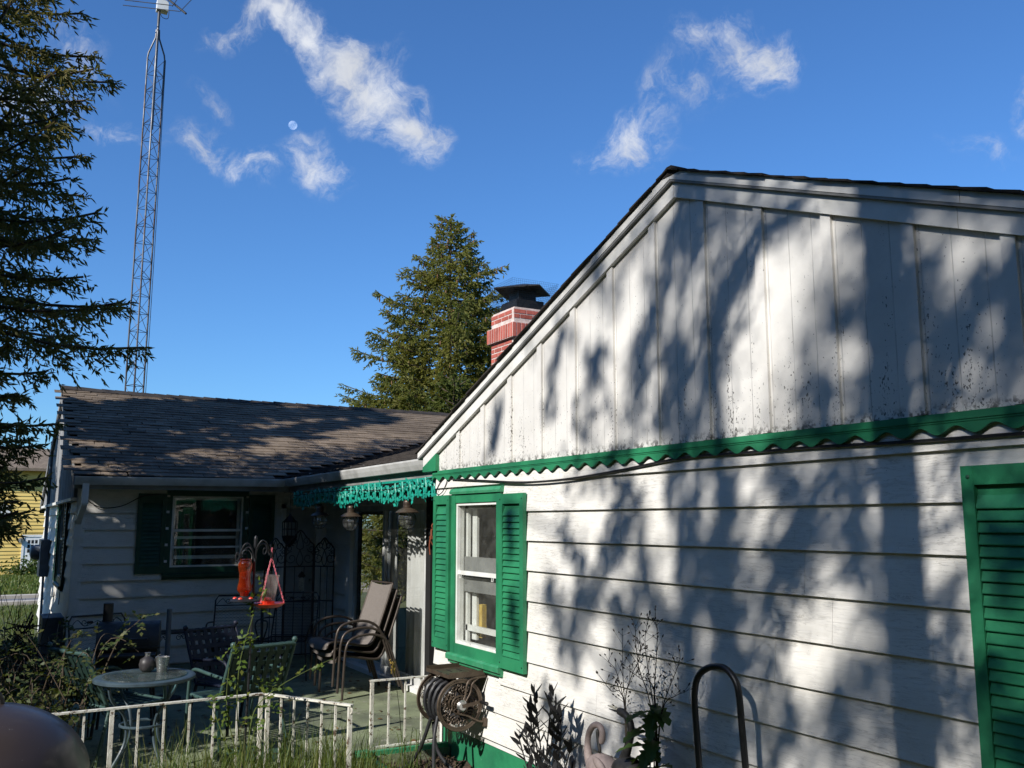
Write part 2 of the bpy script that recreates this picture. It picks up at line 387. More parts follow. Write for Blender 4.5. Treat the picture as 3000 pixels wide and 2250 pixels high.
def concrete_mat():
    m = pmat('green_painted_concrete', (.225,.255,.15), .85, col2=(.125,.14,.09), scale=1.7, lo=.38, hi=.66, fine=(34,.60,(.10,.10,.075)), bump=.5, bscale=50, world=True)
    g = NT.__new__(NT); g.t = m.node_tree; g.n = g.t.nodes; b = next(n for n in g.n if n.type == 'BSDF_PRINCIPLED'); src = b.inputs['Base Color'].links[0].from_socket
    pos = g.n.new('ShaderNodeNewGeometry').outputs['Position']; wn = g.noise(pos, 1.3, 5, .65, .4)
    crack = g.ramp(g.math('ABSOLUTE', g.math('SUBTRACT', wn, .5)), 0.0, .006, 1.0, 0.0)
    worn = g.ramp(g.noise(pos, 4.5, 6, .75), .56, .64)
    c = g.mix(g.math('MULTIPLY', worn, .7), src, (.30,.28,.24)); c = g.mix(g.math('MULTIPLY', crack, .8), c, (.05,.045,.035)); g.set(b.inputs['Base Color'], c); return m
M['concrete'] = concrete_mat()
M['soil'] = pmat('bark_mulch', (.085,.055,.038), .95, col2=(.03,.022,.017), scale=22, fine=(30,.6,(.17,.11,.07)), bump=1.0, bscale=45, world=True)
M['lawn'] = pmat('lawn', (.10,.112,.042), .9, col2=(.065,.075,.03), scale=1.4, fine=(35,.58,(.14,.16,.06)), bump=1.0, bscale=60, world=True)
M['asphalt'] = pmat('asphalt', (.17,.17,.175), .9, col2=(.12,.12,.125), scale=1.5, bump=.4, world=True)
M['kerb'] = pmat('concrete_kerb', (.46,.41,.34), .9, col2=(.34,.30,.25), scale=3, world=True)
M['cable'] = pmat('black_cable', (.012,.012,.012), .5)
M['rubber'] = pmat('black_rubber', (.010,.010,.011), .42, spec=.5)
M['hose'] = pmat('grey_hose', (.028,.028,.031), .5, spec=.4)
M['globeglass'] = glass_mat('lantern_glass', (.93,.95,.95), .13, .02, .09, (.55,.55,.52))
M['bronze'] = pmat('bronze_paint', (.105,.078,.055), .38, metal=.35, col2=(.07,.05,.036), scale=14, bump=.15)
M['teal'] = pmat('teal_garland', (.012,.33,.235), .42, col2=(.01,.22,.17), scale=20, spec=.6, bump=.3, bscale=80)
M['rail'] = pmat('flaking_white_rail', (.70,.68,.60), .65, col2=(.52,.49,.42), scale=7, fine=(24,.555,(.13,.085,.055)), bump=.4, bscale=40, world=True)
M['sling'] = pmat('taupe_sling_fabric', (.20,.175,.155), .85, col2=(.15,.13,.115), scale=90, bump=.5, bscale=260)
M['chairframe'] = pmat('taupe_chair_frame', (.085,.068,.056), .38, metal=.35, col2=(.06,.048,.04), scale=8)
M['strapgreen'] = pmat('faded_green_strap', (.019,.042,.034), .5, col2=(.014,.032,.026), scale=10)
M['strapteal'] = pmat('pale_green_tube', (.05,.095,.085), .45, col2=(.035,.07,.062), scale=12)
M['strapblue'] = pmat('navy_strap', (.010,.014,.032), .55, col2=(.008,.011,.024), scale=10)
M['tabletop'] = pmat('blue_grey_table_edge', (.055,.085,.105), .42, col2=(.04,.06,.075), scale=12, fine=(50,.68,(.2,.25,.28)))
M['glass'] = glass_mat('window_glass', (.95,.96,.95), .05, .01, .05)
M['clearglass'] = glass_mat('clear_glass', (.97,.98,.98), .04, .01, .02)
M['tableglass'] = glass_mat('table_glass', (.55,.72,.72), .12, .04, .10, (.35,.42,.42))
M['redglass'] = glass_mat('red_bottle_glass', (.85,.16,.04), .10, .03, .14, (.75,.12,.03))
M['cloudyglass'] = glass_mat('cloudy_bottle', (.9,.86,.84), .10, .05, .22, (.6,.52,.5))
M['redplastic'] = pmat('red_plastic', (.78,.05,.018), .35, col2=(.62,.04,.015), scale=8, spec=.6)
M['pinkchain'] = pmat('faded_pink_chain', (.80,.22,.27), .5, col2=(.65,.15,.18), scale=30)
M['pink'] = pmat('faded_pink_statue', (.27,.215,.20), .6, col2=(.20,.16,.15), scale=12, bump=.3, bscale=60)
M['black_or_shaded'] = pmat('black_or_shaded_statue', (.012,.012,.013), .5, col2=(.03,.028,.026), scale=20)  # black metal and bill colour; on one flamingo it stands for shade
M['beak'] = pmat('pale_beak', (.45,.42,.34), .5)
M['chrome'] = pmat('dull_tin', (.46,.46,.45), .3, metal=.8, col2=(.3,.3,.3), scale=16)
M['clay'] = pmat('dark_stoneware', (.035,.032,.034), .45, col2=(.05,.045,.045), scale=12)
M['brownlid'] = pmat('brown_enamel', (.036,.026,.024), .42, metal=.1, col2=(.05,.036,.03), scale=1.8, lo=.3, hi=.75, coat=.25, bump=.03, bscale=6, fine=(46,.66,(.12,.105,.10)))
M['curtain'] = pmat('pale_curtain', (.56,.55,.52), .85, col2=(.46,.45,.42), scale=3, bump=.2, bscale=120)
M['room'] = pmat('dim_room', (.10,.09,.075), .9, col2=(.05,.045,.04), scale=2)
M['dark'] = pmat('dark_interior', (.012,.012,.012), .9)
M['ochre'] = pmat('yellow_cloth', (.62,.45,.10), .8, col2=(.42,.27,.05), scale=12)
M['redwood'] = pmat('red_brown_wood', (.30,.085,.04), .6, col2=(.22,.06,.03), scale=6)
M['doorwhite'] = pmat('grey_white_door', (.40,.40,.39), .55, col2=(.33,.33,.32), scale=4)
M['yellow'] = pmat('yellow_siding', (.80,.57,.17), .7, col2=(.72,.50,.14), scale=.6, bump=.2, world=True)
M['bark'] = pmat('bark', (.10,.075,.055), .95, col2=(.05,.038,.028), scale=9, stretch=(1,1,.25), bump=1.0, bscale=18)
M['twig'] = pmat('twig', (.12,.09,.06), .9, col2=(.07,.05,.035), scale=12)
M['deadstem'] = pmat('dead_stem', (.035,.028,.02), .9, col2=(.02,.016,.012), scale=20)
M['greenstem'] = pmat('green_stem', (.11,.15,.03), .7, col2=(.08,.10,.025), scale=9)
M['metergrey'] = pmat('meter_grey', (.16,.18,.21), .5, col2=(.11,.12,.14), scale=5)
M['needle'] = leaf_mat('spruce_needles', (.19,.18,.065), (.11,.125,.05), (.30,.225,.095), .42, .6, .9)
M['needle2'] = leaf_mat('olive_spruce_needles', (.22,.225,.05), (.15,.175,.042), (.30,.26,.09), .42, .6, .5)
M['needle3'] = leaf_mat('fir_needles', (.12,.14,.028), (.08,.11,.022), (.16,.17,.04), .35, .6, .5)
M['cone'] = pmat('spruce_cone', (.20,.105,.045), .8, col2=(.13,.07,.03), scale=20)
M['leaf'] = leaf_mat('broad_leaf', (.055,.095,.018), (.035,.07,.014), (.11,.13,.025), .35, .5, 1.5)
M['roseleaf'] = leaf_mat('rose_leaf', (.10,.16,.025), (.07,.12,.02), (.20,.20,.04), .4, .45, 3)
M['bushleaf'] = leaf_mat('bush_leaf', (.065,.085,.022), (.035,.06,.018), (.14,.13,.04), .3, .5, 3)
M['grass'] = leaf_mat('grass_blades', (.10,.14,.028), (.065,.11,.02), (.20,.19,.06), .35, .5, 2)
M['orangeleaf'] = leaf_mat('thistle_leaf', (.05,.10,.02), (.035,.075,.018), (.085,.12,.03), .35, .5, 4)
M['deadleaf'] = leaf_mat('dead_leaf', (.16,.095,.04), (.10,.06,.03), (.26,.19,.07), .15, .7, 3)
# ------------------------------------------------------------------ ground, patio, road
X0, YC, X1, Y0, XW = 3.386, 7.31, 4.158, 12.68, 0.965
def gz(x, y):
    d = max(0.0, y - 12.0); return -0.12 - 0.022*d - (0.0 if y < 60 else 0) + .012*math.sin(x*1.7)*math.sin(y*1.3)
def build_ground():
    xs = [-900,-300,-120,-60,-35,-22,-15,-10,-7,-5,-3.5,-2.5,-1.5,-.8,0,.7,1.4,2.1,2.8,3.5,4.5,6,9,14,22,40,80,200,900]
    ys = [-900,-300,-100,-40,-20,-10,-5,-2,0,1.5,3,4.5,5.5,6.5,7.5,9,10.5,12,13.5,15,17,19,21,23,25,27,29.6,33.4,36,40,45,50,55,60,70,90,140,300,900]
    vs = [(x, y, gz(x,y) if y < 90 else gz(x,90)) for y in ys for x in xs]; n = len(xs)
    fs = [(j*n+i, j*n+i+1, (j+1)*n+i+1, (j+1)*n+i) for j in range(len(ys)-1) for i in range(n-1)]
    mb = MB(); mb.add(vs, fs); o = mb.build('ground', M['lawn'], smooth=True); struct(o)
    # street with kerbs
    mb = MB(); A = []; B = []
    for x in (-60, -20, -5, 0, 5, 20, 60): A.append((x, 30.0, gz(0,30)+.02)); B.append((x, 33.0, gz(0,33)+.02))
    mb.strip(A, B); struct(mb.build('road', M['asphalt']))
    for y in (29.72, 33.28):
        mb = MB(); mb.box((-60, y-.22, gz(0,y)-.1), (60, y+.22, gz(0,y)+.12)); struct(mb.build('kerb', M['kerb']))
    mb = MB(); mb.prism([(0.3,6.70,0),(2.62,6.70,0),(2.62,7.02,0),(X0,7.02,0),(X0,YC,0),(X1+.02,YC,0),(X1+.02,Y0+.05,0),(-.6,Y0+.05,0),(-.6,6.70,0)][::-1], (0,0,-.25))
    struct(mb.build('patio_floor', M['concrete']))
    mb = MB(); vs=[]; nx, ny = 14, 60
    for j in range(ny+1):
        for i in range(nx+1):
            x = 2.62 + (X0-2.62)*i/nx; y = 7.02 - 6.0*j/ny; vs.append((x,y,-.085+.03*math.sin(i*1.7+j)*math.cos(j*2.1)+.02*random.random()))
    mb.add(vs,[(j*(nx+1)+i,j*(nx+1)+i+1,(j+1)*(nx+1)+i+1,(j+1)*(nx+1)+i) for j in range(ny) for i in range(nx)])
    struct(mb.build('planting_bed', M['soil'], smooth=True))
build_ground()
# ------------------------------------------------------------------ the house
HO = Vector((X0, 3.98, 0))
house = thing('house', 'white clapboard house with green shutters, brown shingle roofs and red brick chimney', 'house', HO, local=False)
NW = Fr((X0,0,0), (0,-1,0), (-1,0,0)); WW = Fr((0,Y0,0), (1,0,0), (0,-1,0))
RW = Fr((X1,0,0), (0,-1,0), (-1,0,0)); EW = Fr((XW,0,0), (0,-1,0), (-1,0,0))
def lap(fr, u0, u1, zb, h=.225, mat='siding', proud=.024):
    mb = MB(); j = random.uniform(-.0015,.0015)
    prof = [(0,zb+.016),(proud-.011,zb+.014),(proud-.009,zb+.001),(proud,zb+j),(proud-.001,zb+.012),(.005,zb+h),(0,zb+h)]
    mb.prism([fr.p(u0,z,w) for w,z in prof], fr.u*(u1-u0))
    return mb.build('siding_board', M[mat], house)
def lap_wall(fr, ua, ub, z0, n, holes=(), top=None, mat='siding', proud=.026):
    for k in range(n):
        zb = z0 + .21*k; h = .225
        if top and zb + h > top: h = top - zb
        if h < .03: continue
        segs = [(ua, ub)]
        for (a, b, c, d) in holes:
            if zb + h > c and zb < d:
                segs = [q for s in segs for q in ((s[0], min(s[1], a)), (max(s[0], b), s[1])) if q[1]-q[0] > .005]
        for a, b in segs:
            if b-a > 3.0:        # butt joint somewhere along the run
                c = a + (b-a)*random.uniform(.25,.75); lap(fr, a, c-.001, zb, h, mat, proud); lap(fr, c+.001, b, zb, h, mat, proud)
            else: lap(fr, a, b, zb, h, mat, proud)
def shell(fr, ua, ub, z0, z1, holes, name='wall', t=.12, mat='trim', w1=-.001):
    mb = MB(); cuts = sorted(set([ua, ub] + [x for h in holes for x in h[:2]]))
    for a, b in zip(cuts, cuts[1:]):
        hs = sorted([h for h in holes if h[0] <= a+1e-6 and h[1] >= b-1e-6], key=lambda h: h[2]); z = z0
        for h in hs:
            if h[2] > z: fr.box(mb, a, b, z, h[2], -t, w1)
            z = h[3]
        if z1 > z: fr.box(mb, a, b, z, z1, -t, w1)
    return mb.build(name, M[mat], house)
slat_cache = {}
def shutter(fr, u0, u1, z0, z1, mat='green', pitch=.046, w0=.026):
    mb = MB(); st = .052; r0, r1 = .075, .085
    fr.box(mb, u0, u0+st, z0, z1, w0, w0+.03); fr.box(mb, u1-st, u1, z0, z1, w0, w0+.03)
    fr.box(mb, u0+st, u1-st, z0, z0+r1, w0, w0+.029); fr.box(mb, u0+st, u1-st, z1-r0, z1, w0, w0+.029)
    fr.box(mb, u0+st, u1-st, z0+r1, z1-r0, w0, w0+.006)
    sh = mb.build('shutter', M[mat], house)
    n = int((z1-z0-r0-r1-.02)/pitch); key = (round(u1-u0,3), tuple(fr.u), mat)
    if key not in slat_cache:
        f2 = Fr((0,0,0), fr.u, fr.n); m2 = MB(); L = u1-u0-2*st-.004
        m2.prism([f2.p(0,z,w) for w,z in ((.0,.012),(.021,0),(.0215,.004),(.006,pitch*1.12),(.002,pitch*1.12))], fr.u*L)
        me = m2.mesh('slat'); me.materials.append(M[mat]); slat_cache[key] = me
    for k in range(n):
        p = fr.p(u0+st+.002, z0+r1+.004+k*pitch, w0+.006); o = put('slat', slat_cache[key], None, sh, loc=p-HO)
    return sh
def window(fr, u0, u1, z0, z1, casing=.075, mat='green', sashz=None, lower=True, sill=True, tall=.1, inner=True, worn='greenworn', dark=False):
    """u0..u1,z0..z1 = white frame outside edge; casing boards around"""
    mb = MB(); c = casing; w1 = .034
    fr.box(mb, u0-c, u0, z0-.09, z1+c, 0, w1); fr.box(mb, u1, u1+c, z0-.09, z1+c, 0, w1)
    fr.box(mb, u0, u1, z1+.0, z1+c, 0, w1-.003); fr.box(mb, u0, u1, z0-.09, z0, 0, w1-.003)
    win = mb.build('window', M[mat], house)
    if sill:
        mb = MB(); pr = [(0,z0-.075),(.05,z0-.078),(.068,z0-.09),(.066,z0-.125),(.045,z0-.135),(.04,z0-.155),(0,z0-.16)]
        mb.prism([fr.p(u0-c-.02,z,w) for w,z in pr], fr.u*(u1-u0+2*c+.04)); mb.build('sill', M[worn], win)
        mb = MB(); pr = [(0,z1+c+.001),(.046,z1+c+.001),(.05,z1+c+.02),(.035,z1+c+.045),(0,z1+c+.05)]
        mb.prism([fr.p(u0-c-.012,z,w) for w,z in pr], fr.u*(u1-u0+2*c+.024)); mb.build('head_moulding', M[worn], win)
    mb = MB(); t = .022
    for a,b,e,d in ((u0,u0+t,z0,z1),(u1-t,u1,z0,z1),(u0+t,u1-t,z0,z0+t),(u0+t,u1-t,z1-t,z1)): fr.box(mb, a,b,e,d, -.04, .02)
    mb.build('frame', M['white_gloss'], win)
    zs = sashz if sashz else (z0+z1)/2
    mb = MB(); fr.box(mb, u0+t, u1-t, zs-.016, zs+.016, -.018, .012); mb.build('meeting_rail', M['white_gloss'], win)
    for a, b in ((z0+t, zs-.016), (zs+.016, z1-t)):
        mb = MB(); fr.box(mb, u0+t, u1-t, a, b, -.012, -.008); mb.build('pane', M['glass'], win)
    mb = MB(); q = .10; w = u1-u0
    fr.box(mb, u0-.02, u1+.02, z0-.02, z0+.0, -.12, -.04)
    for a,b,e,d in ((u0+t,u0+t+.035,z0,z1),(u1-t-.035,u1-t,z0,z1),(u0,u1,zs-.11,zs-.075),(u0,u1,z0+.10,z0+.145),(u0,u1,z1-.05,z1)): fr.box(mb, a,b,e,d, -.085,-.06)
    mb.build('inner_sash', M['white_gloss'], win)
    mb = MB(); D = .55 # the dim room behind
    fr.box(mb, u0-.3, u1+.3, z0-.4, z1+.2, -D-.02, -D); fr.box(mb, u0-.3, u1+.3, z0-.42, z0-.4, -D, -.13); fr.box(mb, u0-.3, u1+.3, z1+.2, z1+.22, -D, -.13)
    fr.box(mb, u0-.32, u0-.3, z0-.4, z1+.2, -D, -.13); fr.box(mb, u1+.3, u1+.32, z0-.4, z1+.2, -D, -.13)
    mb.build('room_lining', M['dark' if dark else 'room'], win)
    return win
def fasteners(fr, pts, w, parent, mat, r=.006):
    for u, z in pts:
        mb = MB(); mb.lathe([(r,0),(r,.003),(r*.4,.005)], fr.p(u,z,w), 8, fr.n); mb.build('screw', mat, parent)

# ---- near block: walls
h1 = (-6.90, -6.185, .83, 1.955); h2 = (-1.86, -1.34, .83, 1.955)
bh = [(-6.93,-6.155,.76,2.03), (-1.89,-1.31,.76,2.03)]
lap_wall(NW, -YC, -.86, .198, 10, bh, top=2.30)
shell(NW, -YC+.004, -.86, .15, 2.5, [h1, h2])
mb = MB(); NW.box(mb, -YC+.01, -.86, -.5, .19, -.15, -.012); mb.build('foundation', M['green'], house)
mb = MB(); mb.box((X0+.005, YC-.12, -.3), (X1+.3, YC-.004, 2.5)); mb.build('side_wall', M['siding'], house)
mb = MB(); mb.box((X0+.01, .86, -.3), (11.5, .98, 2.5)); mb.build('side_wall', M['siding'], house)
nb = MB()
for k in range(10):
    y = 7.2 - random.random()*.3
    while y > .95:
        nb.lathe([(.004,0),(.0035,.0012),(.001,.0016)], (X0-.0225,y,.198+.21*k+.022), 5, (-1,0,0)); y -= .405 + random.uniform(-.02,.02)
nbo = nb.build('nail_heads', M['metergrey'], house); nbo['kind'] = 'stuff'
w1 = window(NW, h1[0], h1[1], h1[2], h1[3], .07)
NW_int = MB(); NW.box(NW_int, -6.86, -6.70, .88, 1.14, -.16, -.12); NW_int.build('yellow_cloth', M['ochre'], w1)
mb = MB(); NW.box(mb, -6.83, -6.75, .86, 1.92, -.115, -.095); mb.build('curtain_edge', M['white_gloss'], w1)
mb = MB(); NW.box(mb, -6.62, -6.535, .9, 1.72, -.36, -.3); mb.build('wooden_post', M['redwood'], w1)
mb = MB(); NW.box(mb, -6.875, -6.21, 1.24, 1.52, -.05, -.045); mb.build('insect_screen', M['fascia'], w1)
for u in (-6.82, -6.27):
    mb = MB(); mb.tube([NW.p(u-.012,1.375,.016),NW.p(u-.012,1.35,.02),NW.p(u+.012,1.35,.02),NW.p(u+.012,1.375,.016)], .003, 5); mb.build('sash_lift', M['white_gloss'], w1)
for (a, b, z0, z1) in ((-7.284,-6.972,.762,2.022), (-6.105,-5.742,.745,2.008)):
    s = shutter(NW, a, b, z0, z1); fasteners(NW, [(a+.02,z0+.04),(b-.02,z0+.04),(a+.02,z1-.04),(b-.02,z1-.04)], .056, s, M['greendark'])
window(NW, h2[0], h2[1], h2[2], h2[3], .07)
for (a, b) in ((-2.294,-1.935), (-1.265,-.905)):
    s = shutter(NW, a, b, .75, 2.018); fasteners(NW, [(a+.03,.80),(a+.03,1.975),(b-.03,1.975)], .056, s, M['greendark'], .008)
# ---- gable: sheet panels, battens, scalloped green trim
RK = .394; PKY, PKZ = 3.98, 3.824
def rk(y): return PKZ - RK*abs(y-PKY)
ys = [.71] + [2.03+.4365*k for k in range(-3, 12)] + [7.25]
for a, b in zip(ys, ys[1:]):
    if b-a < .02: continue
    pts = [(a,2.232),(b,2.232),(b,rk(b)-.12)] + ([(PKY,PKZ-.12)] if a < PKY < b else []) + [(a,rk(a)-.12)]
    mb = MB(); mb.prism([(X0-.004,y,z) for y,z in pts], (-.028,0,0)); mb.build('gable_panel', M['gable'], house)
for y in ys[1:-1]:
    mb = MB(); w = .029
    mb.prism([(X0-.03,y-w,2.238),(X0-.03,y+w,2.238),(X0-.03,y+w,rk(y+w)-.16),(X0-.03,y-w,rk(y-w)-.16)], (-.019,0,0)); mb.build('batten', M['gable'], house)
mb = MB(); w0, w1_ = .012, .042
NW.box(mb, -7.33, -.70, 2.196, 2.236, .0, .046); NW.box(mb, -7.33, -.70, 2.205, 2.212, .046, .050)
mb.build('trim_moulding', M['green'], house)
poly = [(-7.345,2.197)]; wl = .166
yy = 7.345
while yy > .70:
    poly.append((-yy, 2.166 + .017*math.cos(2*math.pi*(yy-2.393)/wl + math.pi))); yy -= wl/14
poly.append((-.70, 2.197))
mb = MB(); mb.prism([NW.p(u,z,.027) for u,z in poly], NW.n*.016); mb.build('scalloped_trim', M['green'], house)
# ---- rake boards (two layers), roof of the near block
def rake(a, b, xa, xb, name, mat, yl=7.565, yr=.395, nsplit=1):
    for sgn, ye in ((1, yl), (-1, yr)):
        cuts = [PKY + (ye-PKY)*k/nsplit for k in range(nsplit+1)]
        for p, q in zip(cuts, cuts[1:]):
            g = .0015*sgn; p2, q2 = p+g, q-g
            mb = MB(); mb.prism([(xa,p2,rk(p2)-a),(xa,q2,rk(q2)-a),(xa,q2,rk(q2)-b),(xa,p2,rk(p2)-b)], (xb-xa,0,0)); mb.build(name, M[mat], house)
rake(.0, .052, X0-.088, X0-.06, 'rake_trim', 'trim', nsplit=2)
rake(.052, .066, X0-.085, X0+.02, 'rake_soffit', 'fascia')
rake(.067, .158, X0-.062, X0-.004, 'rake_board', 'trim', 7.50, .46, nsplit=2)
mb = MB(); mb.prism([(X0-.066,7.50,rk(7.50)-.16),(X0-.066,7.50,2.236),(X0-.066,7.225,2.236),(X0-.066,7.225,rk(7.225)-.16)], (.06,0,0)); mb.build('cornice_return', M['green'], house)
def course_roof(name, mat, x0, x1, ridge, ye, sgn, zfun, exp=.14):
    mb = MB(); L = abs(ye-ridge)*math.sqrt(1+RK*RK); n = int(L/exp)+1; dy = exp/math.sqrt(1+RK*RK)*sgn
    for k in range(n):
        ya = ye - dy*k; yb = ye - dy*(k+1.6)
        if (yb-ridge)*sgn < 0: yb = ridge
        if (ya-ridge)*sgn < .01: break
        m_ = 1 + int(abs(x1-x0)/1.2); j = [random.uniform(-.004,.004) for _ in range(m_+1)]
        xs = [x0 + (x1-x0)*i/m_ for i in range(m_+1)]; xs[0] += random.uniform(-.012,.006)
        for i in range(m_):
            a, b = xs[i], xs[i+1]
            mb.hexa([(a,ya,zfun(ya)+.004),(b,ya,zfun(ya)+.004),(b,yb,zfun(yb)),(a,yb,zfun(yb)),(a,ya,zfun(ya)+.016+j[i]),(b,ya,zfun(ya)+.016+j[i+1]),(b,yb,zfun(yb)+.006),(a,yb,zfun(yb)+.006)])
    return mb.build(name, M[mat], house)
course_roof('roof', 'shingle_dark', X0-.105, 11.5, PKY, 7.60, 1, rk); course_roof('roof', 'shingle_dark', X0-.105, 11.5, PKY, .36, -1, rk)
mb = MB()
for k in range(60):
    x = X0-.092 + k*.14; mb.hexa([(x,PKY-.14,rk(PKY-.14)+.02),(x+.2,PKY-.14,rk(PKY-.14)+.012),(x+.2,PKY+.14,rk(PKY+.14)+.012),(x,PKY+.14,rk(PKY+.14)+.02),
        (x,PKY-.02,PKZ+.024),(x+.2,PKY-.02,PKZ+.014),(x+.2,PKY+.02,PKZ+.014),(x,PKY+.02,PKZ+.024)])
mb.build('ridge_cap', M['shingle_dark'], house)
# roof decking under both slopes
mb = MB()
for ye in (7.57, .39): mb.prism([(X0-.055,PKY,PKZ-.002),(X0-.055,ye,rk(ye)-.002),(X0-.055,ye,rk(ye)-.05),(X0-.055,PKY,PKZ-.05)], (8.0,0,0))
mb.build('roof_deck', M['fascia'], house)
# ---- wing (left): walls
wo = (2.065, 2.975, 1.22, 2.135)
lap_wall(WW, XW, X1, .021, 11, [(2.03,3.01,1.16,2.3),(3.50,4.05,-.1,2.05)], top=2.26, proud=.038)
shell(WW, XW+.004, X1+.1, -.4, 2.4, [wo, (3.56,4.0,0,2.0)])
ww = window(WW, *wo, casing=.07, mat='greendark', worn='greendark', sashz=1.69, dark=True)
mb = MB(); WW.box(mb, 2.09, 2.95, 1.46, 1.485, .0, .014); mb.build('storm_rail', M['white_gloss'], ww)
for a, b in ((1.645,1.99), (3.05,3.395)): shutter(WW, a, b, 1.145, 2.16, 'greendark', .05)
mb = MB(); WW.box(mb, 3.57, 3.99, .02, 1.98, -.05, -.01)
dr = mb.build('door', M['doorwhite'], house)
mb = MB()
for a,b,c,d in ((3.5,3.565,0,2.05),(3.995,4.06,0,2.05),(3.5,4.06,1.985,2.06)): WW.box(mb,a,b,c,d,-.02,.03)
mb.build('door_frame', M['trim'], dr)
for (a,b,c,d) in ((3.62,3.94,1.15,1.85),(3.62,3.94,.2,.95)):
    mb = MB(); WW.box(mb,a,b,c,d,-.012,-.002); mb.build('door_panel', M['doorwhite'], dr)
mb = MB(); mb.ball(WW.p(3.93,1.0,.03),.025); mb.build('knob', M['chrome'], dr)
# end wall of the wing
YB = 20.4
lap_wall(EW, -YB, -Y0, .021, 10, [(-16.1,-13.95,.85,2.3)], top=2.12, proud=.036)
shell(EW, -YB, -Y0-.002, -.6, 2.4, [(-15.55,-14.5,1.0,2.1)])
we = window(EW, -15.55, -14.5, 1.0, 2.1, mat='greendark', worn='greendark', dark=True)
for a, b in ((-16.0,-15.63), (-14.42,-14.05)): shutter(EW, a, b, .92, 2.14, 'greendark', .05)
WRZ, WRY, WEY, WEZ = 3.87, 16.1, 12.25, 2.36; WM = (WRZ-WEZ)/(WRY-WEY)
def wz(y, x=3.0): return (WEZ + WM*(y-WEY) if y <= WRY else WRZ - WM*(y-WRY)) + .05*math.exp(-(x-.8)/.9)*max(0,(1-abs(y-WRY)/4))
y = Y0+.02
while y < YB-.1:      # grey vertical boards of the wing gable
    wd = random.uniform(.13,.2); e = min(y+wd, YB)
    mb = MB(); mb.prism([(XW-.07,y,2.10),(XW-.07,e-.006,2.10),(XW-.07,e-.006,wz(e)-.06),(XW-.07,y,wz(y)-.06)], (.06+random.uniform(-.006,.006),0,0)); mb.build('gable_board', M['greywood'], house); y = e
mb = MB(); mb.box((XW-.1,Y0,2.06),(XW-.005,YB,2.10)); mb.build('gable_ledge', M['trim'], house)
mb = MB(); mb.prism([(XW-.115,WEY,wz(WEY)-.02),(XW-.115,WRY,wz(WRY)-.02),(XW-.115,WRY,wz(WRY)-.17),(XW-.115,WEY,wz(WEY)-.12)], (.03,0,0))
mb.prism([(XW-.115,WRY,wz(WRY)-.02),(XW-.115,YB,wz(YB)-.02),(XW-.115,YB,wz(YB)-.14),(XW-.115,WRY,wz(WRY)-.17)], (.03,0,0)); mb.build('rake_board', M['greywood'], house)
# corner board, downspout
mb = MB(); mb.box((XW-.03,Y0-.032,0),(XW+.07,Y0+.06,2.22)); mb.build('corner_board', M['trim'], house)
mb = MB()
mb.bar((XW+.02,12.22,2.27),(XW+.02,12.24,2.02),.075,.06,(0,1,0)); mb.bar((XW+.02,12.245,2.03),(XW-.01,12.575,1.80),.075,.06,(1,0,0)); mb.bar((XW-.01,12.58,1.82),(XW-.02,12.59,.05),.08,.06,(0,1,0))
ds = mb.build('downspout', M['trim'], house)
mb = MB(); mb.box((XW-.07,12.53,1.60),(XW+.05,12.66,1.625)); mb.build('strap', M['trim'], ds)
# ---- recessed wall with sliding door
lap_wall(RW, -Y0, -11.68, .021, 11, [], top=2.3, proud=.034); 
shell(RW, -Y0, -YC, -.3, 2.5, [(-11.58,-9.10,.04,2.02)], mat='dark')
mb = MB()
for a,b,c,d,w in ((-11.68,-11.56,0,2.14,.05),(-11.56,-9.16,2.0,2.12,.05),(-11.56,-9.16,0.0,.055,.10)): RW.box(mb,a,b,c,d,-.05,w)
sd = mb.build('sliding_door', M['trim'], house)
mb = MB(); RW.box(mb,-9.16,-9.04,0,2.14,-.05,.05); mb.build('jamb', M['dark'], sd)
for (a,b,w) in ((-11.56,-10.36,.0),(-10.46,-9.16,.035)):
    mb = MB()
    for p,q,c,d in ((a,a+.07,.055,2.0),(b-.07,b,.055,2.0),(a+.07,b-.07,.055,.14),(a+.07,b-.07,1.93,2.0)): RW.box(mb,p,q,c,d,w-.03,w)
    pn = mb.build('door_leaf', M['gutter'], sd)
    mb = MB(); RW.box(mb,a+.07,b-.07,.14,1.93,w-.018,w-.012); mb.build('pane', M['clearglass'], pn)
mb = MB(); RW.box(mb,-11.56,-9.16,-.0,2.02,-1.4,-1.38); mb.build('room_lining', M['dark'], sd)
def curtain(ya, yb, n, amp, x=X1+.10, z0=.10, z1=1.96, mat='curtain'):
    mb = MB(); A=[]; B=[]; m=n*8
    for i in range(m+1):
        t=i/m; y=ya+(yb-ya)*t; off=amp*math.sin(t*n*2*math.pi)+amp*.4*math.sin(t*n*5.1+1); A.append((x+off*.6,y,z1)); B.append((x+off*1.15+.01*math.sin(t*40),y+.012*math.sin(t*31),z0))
    mb.strip(A,B); return mb.build('curtain', M[mat], sd, smooth=True)
curtain(9.20, 9.98, 7, .030); curtain(10.35, 10.6, 3, .03)
